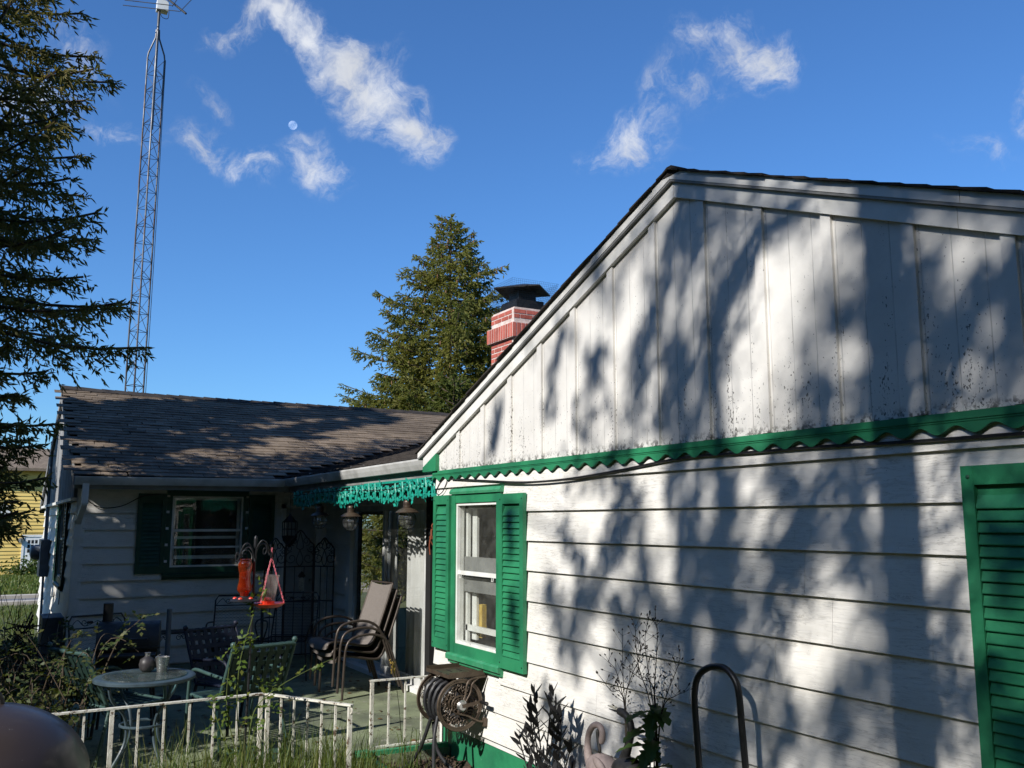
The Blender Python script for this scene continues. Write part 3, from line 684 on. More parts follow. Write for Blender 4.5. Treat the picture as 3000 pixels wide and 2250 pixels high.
# ---- porch eave: low roof between the blocks, gutter, fascia, ceiling
GX = 3.385
def pz(x): return 2.375 + .245*(x-GX)
mb = MB(); n = 26
for k in range(n):
    xa = GX+.03+k*.135; xb = xa+.2
    mb.hexa([(xa,6.3,pz(xa)),(xb,6.3,pz(xb)-.012),(xb,14.6,pz(xb)-.012),(xa,14.6,pz(xa)),(xa,6.3,pz(xa)+.014),(xb,6.3,pz(xb)),(xb,14.6,pz(xb)),(xa,14.6,pz(xa)+.014)])
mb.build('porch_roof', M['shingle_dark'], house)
def gutter(fr_pts, name='gutter'):
    (a, b, out) = fr_pts; a, b, out = Vector(a), Vector(b), Vector(out)
    prof = [(0,0),(0,-.095),(.062,-.095),(.085,-.05),(.10,-.012),(.10,.004),(.085,.004),(.085,-.008),(.070,-.05),(.052,-.085),(.006,-.085),(.006,0)]
    mb = MB(); mb.prism([a + out*w + Vector((0,0,z)) for w,z in prof], b-a); return mb.build(name, M['gutter'], house)
gutter(((GX+.10,7.57,2.368),(GX+.10,12.26,2.362),(-1,0,0))); gutter(((.86,12.26,2.34),(GX+.01,12.26,2.358),(0,-1,0)))
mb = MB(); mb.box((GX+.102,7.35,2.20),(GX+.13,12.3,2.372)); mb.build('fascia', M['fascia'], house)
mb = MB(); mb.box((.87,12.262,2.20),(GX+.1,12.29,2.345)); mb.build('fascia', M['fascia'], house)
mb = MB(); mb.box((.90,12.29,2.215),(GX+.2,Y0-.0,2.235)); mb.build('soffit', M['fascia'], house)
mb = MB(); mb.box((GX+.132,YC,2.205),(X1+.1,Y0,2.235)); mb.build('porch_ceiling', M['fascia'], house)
mb = MB(); mb.bar((GX+.085,7.34,2.192),(GX+.085,9.35,2.192),.022); mb.build('eave_bead', M['teal'], house)
# loose flashing strip curling on the gutter edge
A=[];B=[]
for i in range(40):
    y = 7.7+i*.10; wv=.012*math.sin(i*1.3)+.008*math.sin(i*2.9); A.append((GX+.04,y,2.383+wv)); B.append((GX+.13,y,2.402+wv*.4))
mb=MB(); mb.strip(A,B); mb.build('drip_edge', M['trim'], house)
# ---- wing roof: individual shingle tabs
sl = math.sqrt(1+WM*WM); exp = .135; tabw = .305
me = MB(); hh=.205
me.hexa([(0,0,.0),(tabw-.006,0,.0),(tabw-.006,hh/sl,WM*hh/sl-.012),(0,hh/sl,WM*hh/sl-.012),(0,0,.010),(tabw-.006,0,.010),(tabw-.006,hh/sl,WM*hh/sl-.006),(0,hh/sl,WM*hh/sl-.006)])
tab_me = me.mesh('shingle'); tab_me.materials.append(M['shingle'])
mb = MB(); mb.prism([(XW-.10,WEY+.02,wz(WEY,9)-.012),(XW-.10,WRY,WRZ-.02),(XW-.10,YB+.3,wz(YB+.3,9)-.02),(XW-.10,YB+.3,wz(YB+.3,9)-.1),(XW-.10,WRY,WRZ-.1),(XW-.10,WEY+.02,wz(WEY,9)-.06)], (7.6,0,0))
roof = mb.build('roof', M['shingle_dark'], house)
tabs = []
rows = int((WRY-WEY)*sl/exp)
for r in range(rows):
    yy = WEY + r*exp/sl; k0 = (0, .11, .2)[r % 3]
    for k in range(25):
        x = XW-.115 + k*tabw - k0
        if x > 3.40 + (yy-12.4)*1.66 or x > 8.4: continue
        xa = max(x, XW-.12)
        tabs.append((x, yy, r))
tabs = [t for t in tabs if t[0] > XW-.30]
vis = sorted(tabs, key=lambda t: t[1]*1.0 + t[0]*.15)
one, rest = vis[:300], vis[300:]
for x, yy, r in one:
    z = wz(yy, x+.15) + .006; put('shingle', tab_me, None, roof, loc=Vector((x+random.uniform(-.006,.006), yy+random.uniform(-.008,.006), z+random.uniform(-.001,.004)))-HO, rot=(random.uniform(-.006,.012), random.uniform(-.008,.008), random.uniform(-.008,.008)))
big = MB()
for x, yy, r in rest:
    z = wz(yy, x+.15)+.006+random.uniform(-.001,.004); j=random.uniform(-.008,.006); big.add([(a+x,b+yy+j,c+z) for a,b,c in [tuple(v.co) for v in tab_me.vertices]], [tuple(p.vertices) for p in tab_me.polygons])
o = big.build('shingle_field', M['shingle'], roof); o['kind'] = 'stuff'
for k in range(34):
    x = XW-.13 + k*.2; z = WRZ + .05*math.exp(-(x-.8)/.9)
    mb = MB(); q=.15; dz=WM*q; t=.012+.006*random.random()
    mb.hexa([(x,WRY-q,z-dz+.0),(x+.25,WRY-q,z-dz-.008),(x+.25,WRY,z+.004),(x,WRY,z+.012),(x,WRY-q,z-dz+t+.012),(x+.25,WRY-q,z-dz+t),(x+.25,WRY,z+t+.012),(x,WRY,z+t+.026)])
    mb.hexa([(x,WRY,z+.012),(x+.25,WRY,z+.004),(x+.25,WRY+q,z-dz),(x,WRY+q,z-dz),(x,WRY,z+t+.026),(x+.25,WRY,z+t+.012),(x+.25,WRY+q,z-dz+t),(x,WRY+q,z-dz+t)])
    mb.build('ridge_shingle', M['shingle_dark'], roof)
# ---- chimney
CX, CY, CW = 6.5, 11.46, .70
mb = MB(); mb.box((CX+.003,CY+.003,2.6),(CX+CW-.003,CY+CW-.003,4.92)); mb.box((CX-.047,CY-.047,4.48),(CX+CW+.047,CY+CW+.047,4.70))
mb.box((CX+.02,CY+.02,4.92),(CX+CW-.02,CY+CW-.02,4.945)); ch = mb.build('chimney', M['mortar'], house)
def brick_mesh(l, h, d):
    m=MB(); b=.004; m.hexa([(0,0,0),(l,0,0),(l,d,0),(0,d,0),(0,0,h),(l,0,h),(l,d,h),(0,d,h)]); me=m.mesh('brick'); me.materials.append(M['brick']); return me
bs = brick_mesh(.198,.054,.03); bh_ = brick_mesh(.092,.054,.03); bv = brick_mesh(.055,.205,.03)
def ring(z, off, soldier=False, odd=0):
    a0, b0 = -off, CW+off; L = b0-a0
    for side in range(4):
        t = a0 + (.004 if not soldier else .004)
        if odd and not soldier: first = bh_
        else: first = None
        while t < b0-.03:
            if soldier: me_, l = bv, .055
            elif first: me_, l, first = first, .092, None
            else: me_, l = bs, .198
            if t + l > b0: 
                if soldier: break
                me_, l = bh_, .092
                if t + l > b0+.01: break
            ox, oy = t, a0 - .002
            if side == 0: p, rz = (CX+ox, CY+oy, z), 0
            elif side == 1: p, rz = (CX+oy, CY+CW-ox, z), -math.pi/2
            elif side == 2: p, rz = (CX+CW-ox, CY+CW-oy, z), math.pi
            else: p, rz = (CX+CW-oy, CY+ox, z), math.pi/2
            put('brick', me_, None, ch, loc=Vector(p)-HO, rot=(0,0,rz)); t += l+.0175
for i, z in enumerate((4.852, 4.779)): ring(z, 0, odd=i%2)
mb = MB(); ring(4.487, .05, soldier=True)
for i in range(9): ring(4.41-.073*i, 0, odd=i%2)
fl = MB(); c = (CX+CW/2, CY+CW/2, 0)
for (h0,h1,r0,r1) in ((4.945,5.10,.235,.235),):
    fl.hexa([(c[0]-r0,c[1]-r0,h0),(c[0]+r0,c[1]-r0,h0),(c[0]+r0,c[1]+r0,h0),(c[0]-r0,c[1]+r0,h0),(c[0]-r1,c[1]-r1,h1),(c[0]+r1,c[1]-r1,h1),(c[0]+r1,c[1]+r1,h1),(c[0]-r1,c[1]+r1,h1)])
fl.box((c[0]-.15,c[1]-.15,5.10),(c[0]+.15,c[1]+.15,5.28)); fl.build('flue', M['iron'], ch)
fl = MB(); fl.lathe([(.50,5.27),(.505,5.285),(.03,5.40)], (c[0],c[1],0), 4, (0,0,1)); fl.v=[tuple(Matrix.Rotation(math.pi/4,3,'Z')@(Vector(p)-Vector((c[0],c[1],0)))+Vector((c[0],c[1],0))) for p in fl.v]
fl.build('chimney_cap', M['black'], ch)
g = MB(); rt_, rb = .40, .30; zt, zb = 5.36, 4.94
for s in range(4):
    R_ = Matrix.Rotation(s*math.pi/2, 3, 'Z'); cc = Vector((c[0],c[1],0))
    for i in range(25):
        f=-1+2*i/24; g.tube([cc+R_@Vector((f*rb,-rb,zb)), cc+R_@Vector((f*rt_,-rt_,zt))], .0013, 3, False)
    for i in range(15):
        f=i/14; r_=rb+(rt_-rb)*f; z=zb+(zt-zb)*f; g.tube([cc+R_@Vector((-r_,-r_,z)), cc+R_@Vector((r_,-r_,z))], .0013, 3, False)
g.build('wire_guard', M['cable'], ch)
# ---- cables stapled to the wall, meter box
cb = [(1323,1403),(1424,1408.6),(1533,1413),(1648,1405),(1797,1381.5),(2000,1341.7),(2200,1325),(2400,1309),(2671,1294),(3000,1270),(3200,1262)]
mb = MB(); mb.tube(crv([P(x,y,X=X0-.035) for x,y in cb],5), .0075, 6); mb.build('cable', M['cable'], house, smooth=True)
mb = MB(); mb.tube(crv([P(x,y,X=X0-.03) for x,y in [(1300,1399),(1290,1412),(1278,1440),(1285,1449),(1297,1440),(1308,1415),(1311,1403),(1323,1403)]],5), .004, 5)
mb.tube(crv([P(1300,1399,X=X0-.03),(GX+.06,7.6,2.19),(GX+.06,8.6,2.12),(GX+.06,10.2,2.15),(GX+.06,12.0,2.14)],6), .005, 5); mb.build('cable', M['cable'], house, smooth=True)
mb = MB(); mb.tube(crv([(1.0,12.6,2.10),(1.2,12.63,1.98),(1.45,12.63,2.0),(1.7,12.62,2.13),(1.9,12.6,2.15)],6), .006, 5); mb.build('cable', M['cable'], house, smooth=True)
mb = MB(); mb.tube(crv([(XW-.05,13.4,2.04),(XW-.06,13.6,1.7),(XW-.06,13.9,1.2),(XW-.07,14.0,.7)],6), .006, 5); mb.build('cable', M['cable'], house, smooth=True)
mb = MB(); EW.box(mb,-18.4,-17.7,.88,1.50,.03,.17); mt = mb.build('meter_box', M['metergrey'], house)
mb = MB(); mb.lathe([(.13,0),(.13,.06),(.10,.13),(.03,.15)], EW.p(-18.1,1.28,.17), 16, EW.n); mb.build('meter_dial', M['metergrey'], mt, smooth=True)
mb = MB(); mb.tube([EW.p(-18.0,1.5,.09),EW.p(-18.0,3.2,.09)],.03,8); mb.tube(crv([EW.p(-17.9,.88,.09),EW.p(-17.8,.5,.09),EW.p(-17.7,-.3,.09)],4),.02,6); mb.build('conduit', M['metergrey'], mt)
mb = MB(); mb.box((XW-.30,13.0,-.12),(XW-.06,13.65,.62)); cab=mb.build('utility_box', M['metergrey'], None); 
tag(cab,'dark grey utility box against the end wall of the wing','utility box')
# ------------------------------------------------------------------ trees
def conifer(name, label, loc, H, R, nb, z0, mats, seed, shoot=.11, sw=.035, dens=26, droop=-.12, cat='tree', cones=0, tip_up=.22, trunk_r=.16, lean=(0,0), top_a=.55, twl=.5, fill=2.3, bias=1.12):
    rg = np.random.default_rng(seed); root = thing(name, label, cat, loc)
    tr = MB(); n = 9; tr.tube([(lean[0]*t/n, lean[1]*t/n, H*.985*t/n - (.3 if t == 0 else 0)) for t in range(n+1)], [trunk_r*(1-.94*t/n)+.008 for t in range(n+1)], 8)
    tr.build('trunk', M['bark'], root, smooth=True)
    br = MB(); C=[]; D=[]; Ls=[]; cone_p=[]
    for b in range(nb):
        t = ((b+.5)/nb)**bias; z = z0 + (H-z0)*t; L = max(.12, R(z)*rg.uniform(.66,1.10)*(1.15 if rg.random()<.12 and z > 3.3 else 1)); az = b*2.39996 + rg.uniform(-.3,.3)
        a = droop + (top_a-droop)*t**1.6 + rg.uniform(-.08,.08); c = tip_up*(1-t*.7)
        o = np.array([math.cos(az), math.sin(az), 0.]); sd = np.array([-o[1], o[0], 0.]); base = np.array([lean[0]*z/H, lean[1]*z/H, z])
        f = lambda s: base + o*L*s + np.array([0,0,1.])*L*(a*s - c*s*(1-s)*1.6)
        pts = [f(s) for s in (0,.25,.5,.75,1.)]
        br.tube([tuple(p) for p in pts], [.012+.018*L*.35*(1-s) for s in (0,.25,.5,.75,1.)], 4, False)
        nt = max(6, int(L*dens)); s = rg.uniform(.12, 1.0, nt)**.75; sg = rg.choice([-1,1], nt)
        tl = np.minimum(.85, twl*L*(1.08-s)+.10)*rg.uniform(.6,1.15,nt)
        p0 = np.array([f(q) for q in s]); td = o*rg.uniform(.45,.95,(nt,1)) + sd*(sg*rg.uniform(.35,1.0,nt))[:,None]; td[:,2] = a*.5 + rg.uniform(-.75,.28,nt)
        td /= np.linalg.norm(td,axis=1,keepdims=True)
        ns = np.maximum(3, (tl/shoot*fill).astype(int))
        idx = np.repeat(np.arange(nt), ns); q = rg.uniform(.05,1.05,len(idx))
        pc = p0[idx] + td[idx]*(tl[idx]*q)[:,None]; pc[:,2] -= (tl[idx]*q)**2*.25
        dd = td[idx]*.75 + rg.normal(size=(len(idx),3))*.45; dd[:,2] -= .22
        C.append(pc); D.append(dd); Ls.append(shoot*rg.uniform(.6,1.35,len(idx)))
        # leader shoots on the branch tip
        k = 10; C.append(np.array([f(q) for q in rg.uniform(.6,1.02,k)])); D.append(o*.9 + rg.normal(size=(k,3))*.4); Ls.append(shoot*rg.uniform(.8,1.4,k))
        if cones and z > H*.35 and rg.random() < .75:
            for _ in range(cones): q=rg.uniform(.7,1.0); cone_p.append(f(q)+sd*rg.normal()*.12*L*.5)
    k = 60; C.append(np.stack([rg.normal(size=k)*.05, rg.normal(size=k)*.05, H-rg.uniform(0,.9,k)],1)+np.array([lean[0],lean[1],0])); D.append(rg.normal(size=(k,3))*.5+np.array([0,0,.6])); Ls.append(np.full(k, shoot*1.2))
    C=np.concatenate(C); D=np.concatenate(D); Ls=np.concatenate(Ls); N=rdir(len(C))
    Dn=D/np.linalg.norm(D,axis=1,keepdims=True); S=np.cross(Dn,N); S/=np.maximum(np.linalg.norm(S,axis=1,keepdims=True),1e-6)
    v, qd = cat_leaves([leaf_arrays(C, D, N, Ls, sw*Ls/shoot*1.0), leaf_arrays(C, D, S, Ls, sw*Ls/shoot*1.0)])
    put('crown', np_mesh('crown', v, qd), M[mats], root)
    br.build('branches', M['twig'], root)
    if cone_p:
        cm = MB()
        for p in cone_p: cm.lathe([(.006,0),(.026,-.03),(.022,-.10),(.006,-.145)], tuple(p), 5)
        o = cm.build('cones', M['cone'], root); o['kind'] = 'stuff'
    return root
conifer('spruce_tree', 'tall dark spruce at the left edge, its branches overhanging the wing gable', (-.48,10.6,gz(-1,10.6)), 14.5, lambda z: (.98 if z<3.95 else 1.62*(1-max(0,z-4.0)/13)), 275, 1.95, 'needle', 3, shoot=.085, sw=.019, dens=30, droop=-.08, fill=3.0, bias=1.3, trunk_r=.2, twl=.40)
conifer('spruce_tree', 'pointed olive-green spruce with hanging brown cones behind the brick chimney', (12.05,25.3,-.5), 11.75, lambda z: min(3.1, .56*max(0,11.75-z)+.36), 340, .8, 'needle2', 5, shoot=.13, sw=.036, dens=17, droop=-.02, cones=2, tip_up=.34, trunk_r=.18, top_a=.30, twl=.40, fill=3.6)
conifer('fir_tree', 'low bushy fir peeping over the roof beside the tall spruce', (9.95,20.6,-.4), 5.75, lambda z: 2.1*max(.05,(1-z/6.2))**.7, 120, .8, 'needle3', 8, shoot=.11, sw=.04, dens=28, droop=.15, trunk_r=.12, fill=2.8)
# unseen spruces that shade the yard; last three added just for their shade
conifer('spruce_tree', 'broad spruce in the side yard that shades the patio', (-3.7,8.7,-.12), 8.8, lambda z: 3.1*(1-z/9.8)**.8+.05, 150, .6, 'needle', 13, shoot=.26, sw=.13, dens=15, droop=-.15, trunk_r=.18)
conifer('spruce_tree', 'unseen spruce added in the side yard to shade the wing roof', (-4.7,11.5,-.12), 12.0, lambda z: 3.0*(1-z/13)+.05, 110, .8, 'needle', 23, shoot=.26, sw=.13, dens=15, droop=-.15, trunk_r=.18)  # added to darken the lower left of the wing roof
conifer('spruce_tree', 'unseen young spruce added at the left to shade the end wall of the wing', (-1.95,13.4,-.2), 8.5, lambda z: 2.0*(1-z/9.6)+.05, 150, .4, 'needle', 29, shoot=.22, sw=.11, dens=26, droop=-.1, trunk_r=.12)  # added, with the next one, to keep sun off the end wall
conifer('spruce_tree', 'another unseen young spruce added farther along to shade the end wall of the wing', (-2.3,16.4,-.2), 8.0, lambda z: 1.9*(1-z/9.0)+.05, 110, .4, 'needle', 31, shoot=.22, sw=.11, dens=24, droop=-.1, trunk_r=.12)
def blocker_tree(name, label, loc, H, R, z0, seed, n=6500):  # added unseen trees that block sky light from behind the viewer
    rg = np.random.default_rng(seed); root = thing(name, label, 'tree', loc, group='unseen trees added behind the viewer to dim the sky light')
    mb = MB(); mb.tube([(0,0,-.2),(.05,.03,H*.4),(0,.05,H*.9)], [.24,.17,.04], 8); mb.build('trunk', M['bark'], root, smooth=True)
    mb = MB()
    for k in range(14):
        a=k*2.4; zz=z0+(H-z0)*k/16; r=R*.75*(1-.5*k/14); mb.tube([(0,0,zz),(r*.5*math.cos(a),r*.5*math.sin(a),zz+.5),(r*math.cos(a),r*math.sin(a),zz+.7)],[.06,.04,.01],5,False)
    mb.build('limbs', M['bark'], root)
    d = rdir(n); u = rg.uniform(.35,1,n)**.6; C = d*u[:,None]*np.array([R,R,(H-z0)/2]) + np.array([0,0,(H+z0)/2]); C += rg.normal(size=(n,3))*.15
    v,q = leaf_arrays(C, rdir(n), rdir(n), rg.uniform(.3,.5,n), rg.uniform(.22,.36,n)); put('crown', np_mesh('crown',v,q), M['leaf'], root)
LB = 'unseen leafy tree added behind the viewer to hold back sky light'
for i, (x, y, H, R) in enumerate(((-6.2,-5.8,15,3.4),(-15.5,-1.0,12,4),(-15.5,-8.0,13,4),(-1.5,-7.5,14,3.8),(4.5,-6.5,13,3.8),(10,-7,12,3.8),(-7,-10,14,4),(-11.5,1.0,8.0,3.4),(-11.5,-5.0,8.2,3.4),(-8.8,8.5,8.5,3.4),(-14,4,8.5,3.2))):
    blocker_tree('blocker_tree', LB, (x,y,-.2), H, R, .6, 40+i)
def wall_to_tree(y, z, t): return Vector((X0, y, z)) - Vector((1.0, .40, -.75))*t
def shade_tree():
    """old maple in the yard: its trunk and hanging limbs throw the dappled shade on the near wall"""
    T = 10.5; b = wall_to_tree(4.3, 1.8, T); root = thing('maple_tree', 'spreading maple in the yard behind the viewer, dappling the white wall', 'tree', (b.x, b.y, -.15))
    O = Vector((b.x, b.y, -.15))
    tr = MB(); tr.tube([(0,0,-.2),(.1,-.1,2.5),(-.5,-.6,6),(-.9,-.9,9),(-1,-1,12)], [.22,.17,.13,.10,.04], 10); tr.build('trunk', M['bark'], root, smooth=True)
    S = 1.3562; br = MB(); C=[]; D=[]; N=[]; Ls=[]
    # boughs of foliage, each traced by where its shade lands on the wall (survey pixels) and its breadth there
    def zz(*p): return [(1250+x/1.264, 469+y/1.264) for x, y in p]
    def ff(*p): return [(x*S, y*S) for x, y in p]
    st = [(zz((965,185),(925,330),(890,470)),95,1.2),(zz((880,480),(835,640),(800,760)),85,1.1),(zz((800,760),(790,900),(775,1010)),80,.9),(zz((650,720),(620,850),(590,1010)),95,.7),(zz((510,640),(480,760),(465,960)),40,.7),
          (zz((275,910),(250,1070)),34,.7),(zz((1390,200),(1230,310),(1160,440)),62,1.0),(zz((1160,440),(1105,570),(1075,700)),70,1.0),(zz((1075,700),(1040,860),(1000,970)),60,.6),(zz((1060,90),(1030,240),(1015,400)),40,.7),
          (zz((1720,225),(1680,450),(1690,640)),115,1.1),(zz((1690,640),(1660,850),(1610,960)),115,1.0),(zz((2160,410),(2050,560),(1950,680)),80,1.0),(zz((1950,680),(1900,800),(1890,900)),80,.9),(zz((1500,860),(1400,940)),60,.8),(zz((1560,560),(1500,650)),50,.7),
          (zz((900,700),(950,800),(900,930)),70,.7),(zz((2230,300),(2180,420)),60,.8),(zz((2080,850),(2200,780)),60,.6),(zz((1250,60),(1240,180)),40,.6),(zz((1900,120),(1980,240)),60,.7),
          (zz((700,1150),(745,1300),(700,1420)),95,1.0),(zz((700,1420),(640,1560),(590,1650)),90,1.0),(zz((930,1130),(905,1250)),60,.7),(zz((1015,1180),(960,1350),(950,1500)),60,.9),(zz((1100,1140),(1135,1300),(1090,1450)),100,.9),(zz((1090,1450),(1160,1620)),110,.9),
          (zz((1310,1130),(1390,1250),(1360,1400)),105,1.0),(zz((1360,1400),(1330,1600)),110,1.0),(zz((1500,1120),(1570,1290)),90,.9),(zz((500,1340),(560,1480)),45,.8),(zz((820,1560),(800,1640)),60,.7),(zz((560,1180),(540,1230)),40,.4),
          (ff((1180,1270),(1220,1370),(1250,1430)),50,.7),(ff((1330,1290),(1370,1380),(1330,1450)),80,.9),(ff((1430,1300),(1470,1400),(1500,1480)),100,1.0),(ff((1560,1300),(1600,1420),(1570,1540)),105,1.0),(ff((1660,1180),(1690,1260),(1660,1330)),70,.7),(ff((1770,1180),(1740,1250)),60,.7),
          (ff((1830,1110),(1850,1240)),55,.8),(ff((1680,1470),(1700,1570),(1660,1640)),70,.8),(ff((1800,1530),(1830,1630)),60,.8),(ff((1380,1510),(1340,1600)),60,.6),(ff((1480,1560),(1520,1640)),60,.6),(ff((1180,1520),(1230,1610),(1300,1650)),70,.8),
          (ff((2040,1250),(2075,1340)),40,.6),(ff((2060,1500),(2035,1600)),45,.6),(ff((2180,1180),(2190,1300)),60,.7),(ff((2160,1450),(2190,1560)),60,.8),(ff((1105,1100),(1115,1200)),26,.9),(ff((1110,1300),(1125,1390)),26,.7),(ff((2080,1000),(2130,960)),50,.5)]
    for pts, wpx, dk in st:
        q = [P(x, y, X=X0) for x, y in pts]; ln = sum((a-b_).length for a, b_ in zip(q, q[1:]))
        m_ = abs(P(pts[0][0], pts[0][1]-10, X=X0).z - P(pts[0][0], pts[0][1]+10, X=X0).z)/20
        wd = wpx/1.264*m_*1.3; sg = wd*.30; t = T + random.uniform(-3.2, .3); steps = max(2, int(ln/(wd*.5))); path = []
        for i in range(steps+1):
            f = i/steps*(len(q)-1); k0 = min(int(f), len(q)-2); w = q[k0].lerp(q[k0+1], f-k0); c = wall_to_tree(w.y, w.z, t+.3*math.sin(i)) - O; path.append(c)
            k = int(dk*1.35*6.28*sg*sg*1.5/.0016)+3; e = RNG.normal(size=(k,3))*np.array([sg, sg, sg*1.3]); C.append(e+np.array(c)); D.append(rdir(k)+np.array([0,0,-.4])); N.append(rdir(k)); Ls.append(RNG.uniform(.05,.11,k))
        up_ = max(path, key=lambda c: c.z); lo_ = min(path, key=lambda c: c.z); zt = min(8.5, max(2.5, up_.z - .8)); base = Vector((-.4*zt/8, -.4*zt/8, zt))
        if random.random() < .35: br.tube(crv([base, (base+up_)/2+Vector((0,0,.5)), up_, lo_], 4), [.034-.0024*i for i in range(13)], 5, False)
    # looser foliage between the boughs, leaving the open gaps that light the wall in patches
    gaps = [(1690,570,75,140),(1640,850,60,75),(1560,610,40,90),(1500,470,50,28),(1390,640,50,130),(1330,890,45,80),(1740,430,45,45),(2110,560,75,85),(2040,470,60,60),(2050,830,90,55),(1250,760,70,120),(1160,900,70,100),(1750,905,55,45),(1080,930,80,80),
            (1200,1110,100,110),(1270,1190,55,50),(1440,1120,55,75),(1410,1310,32,45),(1660,1080,60,60),(1690,1285,45,35),(1740,1400,70,110),(1835,1285,45,70),(2060,1130,70,160),(2045,1400,55,65),(2040,1590,60,75),(1230,1480,80,110),(1420,1430,45,45),(1650,1560,55,45),(1490,1250,35,45),(1530,1090,30,50),(1600,960,40,30),(1010,1050,160,160),(1000,1400,150,300)]
    for _ in range(520):
        x = random.uniform(1130, 2260); y = random.uniform(380, 1680)
        if x < 1400 and random.random() < .55: continue
        if any(((x-a)/c)**2 + ((y-b_)/d)**2 < 1.5 for a,b_,c,d in gaps): continue
        w = P(x*S, y*S, X=X0)
        if w.z > rk(w.y)+.1 or random.random() < .45: continue
        c = wall_to_tree(w.y, w.z, T + random.uniform(-1.0, 2.5)) - O; k = 42; sg = random.uniform(.06,.11)
        C.append(RNG.normal(size=(k,3))*np.array([sg,sg,sg*1.3])+np.array(c)); D.append(rdir(k)+np.array([0,0,-.4])); N.append(rdir(k)); Ls.append(RNG.uniform(.05,.10,k))
    # the rest of the crown, higher up and away from the house
    for _ in range(60):
        a = random.uniform(0, 6.28); r = random.uniform(.2, 1.8); z = random.uniform(12.2, 14.5); c = np.array([r*math.cos(a)-.4, r*math.sin(a)-.6, z])
        k = 70; q = RNG.normal(size=(k,3))*.28; C.append(q+c); D.append(rdir(k)+np.array([0,0,-.4])); N.append(rdir(k)); Ls.append(RNG.uniform(.08,.14,k))
    C=np.concatenate(C); D=np.concatenate(D); N=np.concatenate(N); Ls=np.concatenate(Ls)
    v, q = leaf_arrays(C, D, N, Ls, Ls*.8); put('crown', np_mesh('crown', v, q), M['leaf'], root); br.build('limbs', M['bark'], root, smooth=True)
shade_tree()
def tall_pine():
    T = 4.7; b = wall_to_tree(2.625, 1.8, T); root = thing('pine_tree', 'bare-trunked tall pine just left of the viewer, its trunk shadow crossing the white wall', 'tree', (b.x, b.y, -.15))
    O = Vector((b.x, b.y, -.15)); S = 1.3562
    tr = MB(); zs = np.linspace(-.2, 12.5, 16); tr.tube([Vector((b.x+.012*math.sin(z*1.1), b.y+.015*math.sin(z*.9+1), z)) - O for z in zs], [.125-.004*i for i in range(16)], 10); tr.build('trunk', M['bark'], root, smooth=True)
    def wl(x, y, t): w = P(x*S, y*S, X=X0); return wall_to_tree(w.y, w.z, t) - O
    lim = [([(1802,422),(1692,484),(1629,530),(1594,580),(1567,633),(1551,678),(1500,800),(1440,900)],5.6,.026),([(2000,420),(1940,520),(1925,640)],5.0,.03),([(2212,560),(2120,690),(2080,800),(2060,880)],5.8,.022),
           ([(1890,1180),(1800,1260),(1700,1330),(1640,1420)],5.4,.016),([(2060,1330),(2040,1380),(2035,1480),(2060,1560)],5.0,.012),([(2140,1450),(2080,1500),(2030,1560),(1990,1600)],5.2,.014),([(1700,440),(1650,560),(1600,700),(1580,820)],6.2,.02),
           ([(1930,1020),(1850,1060),(1780,1120),(1740,1200)],5.6,.015),([(2080,960),(2040,1060),(2010,1150)],5.0,.014)]
    for pts, t, r in lim:
        q = crv([wl(x,y,t+.25*math.sin(i*2.1)) for i,(x,y) in enumerate(pts)], 4); mb = MB(); mb.tube(q, [r*(1-.7*i/len(q)) for i in range(len(q))], 6, False); mb.build('limb', M['bark'], root, smooth=True)
        k = int(len(q)*9); idx = RNG.integers(0,len(q),k); C = np.array([tuple(q[i]) for i in idx]) + RNG.normal(size=(k,3))*.07; v,qq = leaf_arrays(C, rdir(k)+np.array([0,0,-.6]), rdir(k), .10, .022); put('sprays', np_mesh('sprays',v,qq), M['needle'], root)
    n=7500; d=rdir(n); C=d*RNG.uniform(.2,1,n)[:,None]**.6*np.array([3.9,4.6,2.0])+np.array([2.4,1.6,11.3]); v,qq=leaf_arrays(C,rdir(n),rdir(n),.3,.14); put('crown', np_mesh('crown',v,qq), M['needle'], root)  # crown widened overhead, added to cut sky light from the zenith
tall_pine()
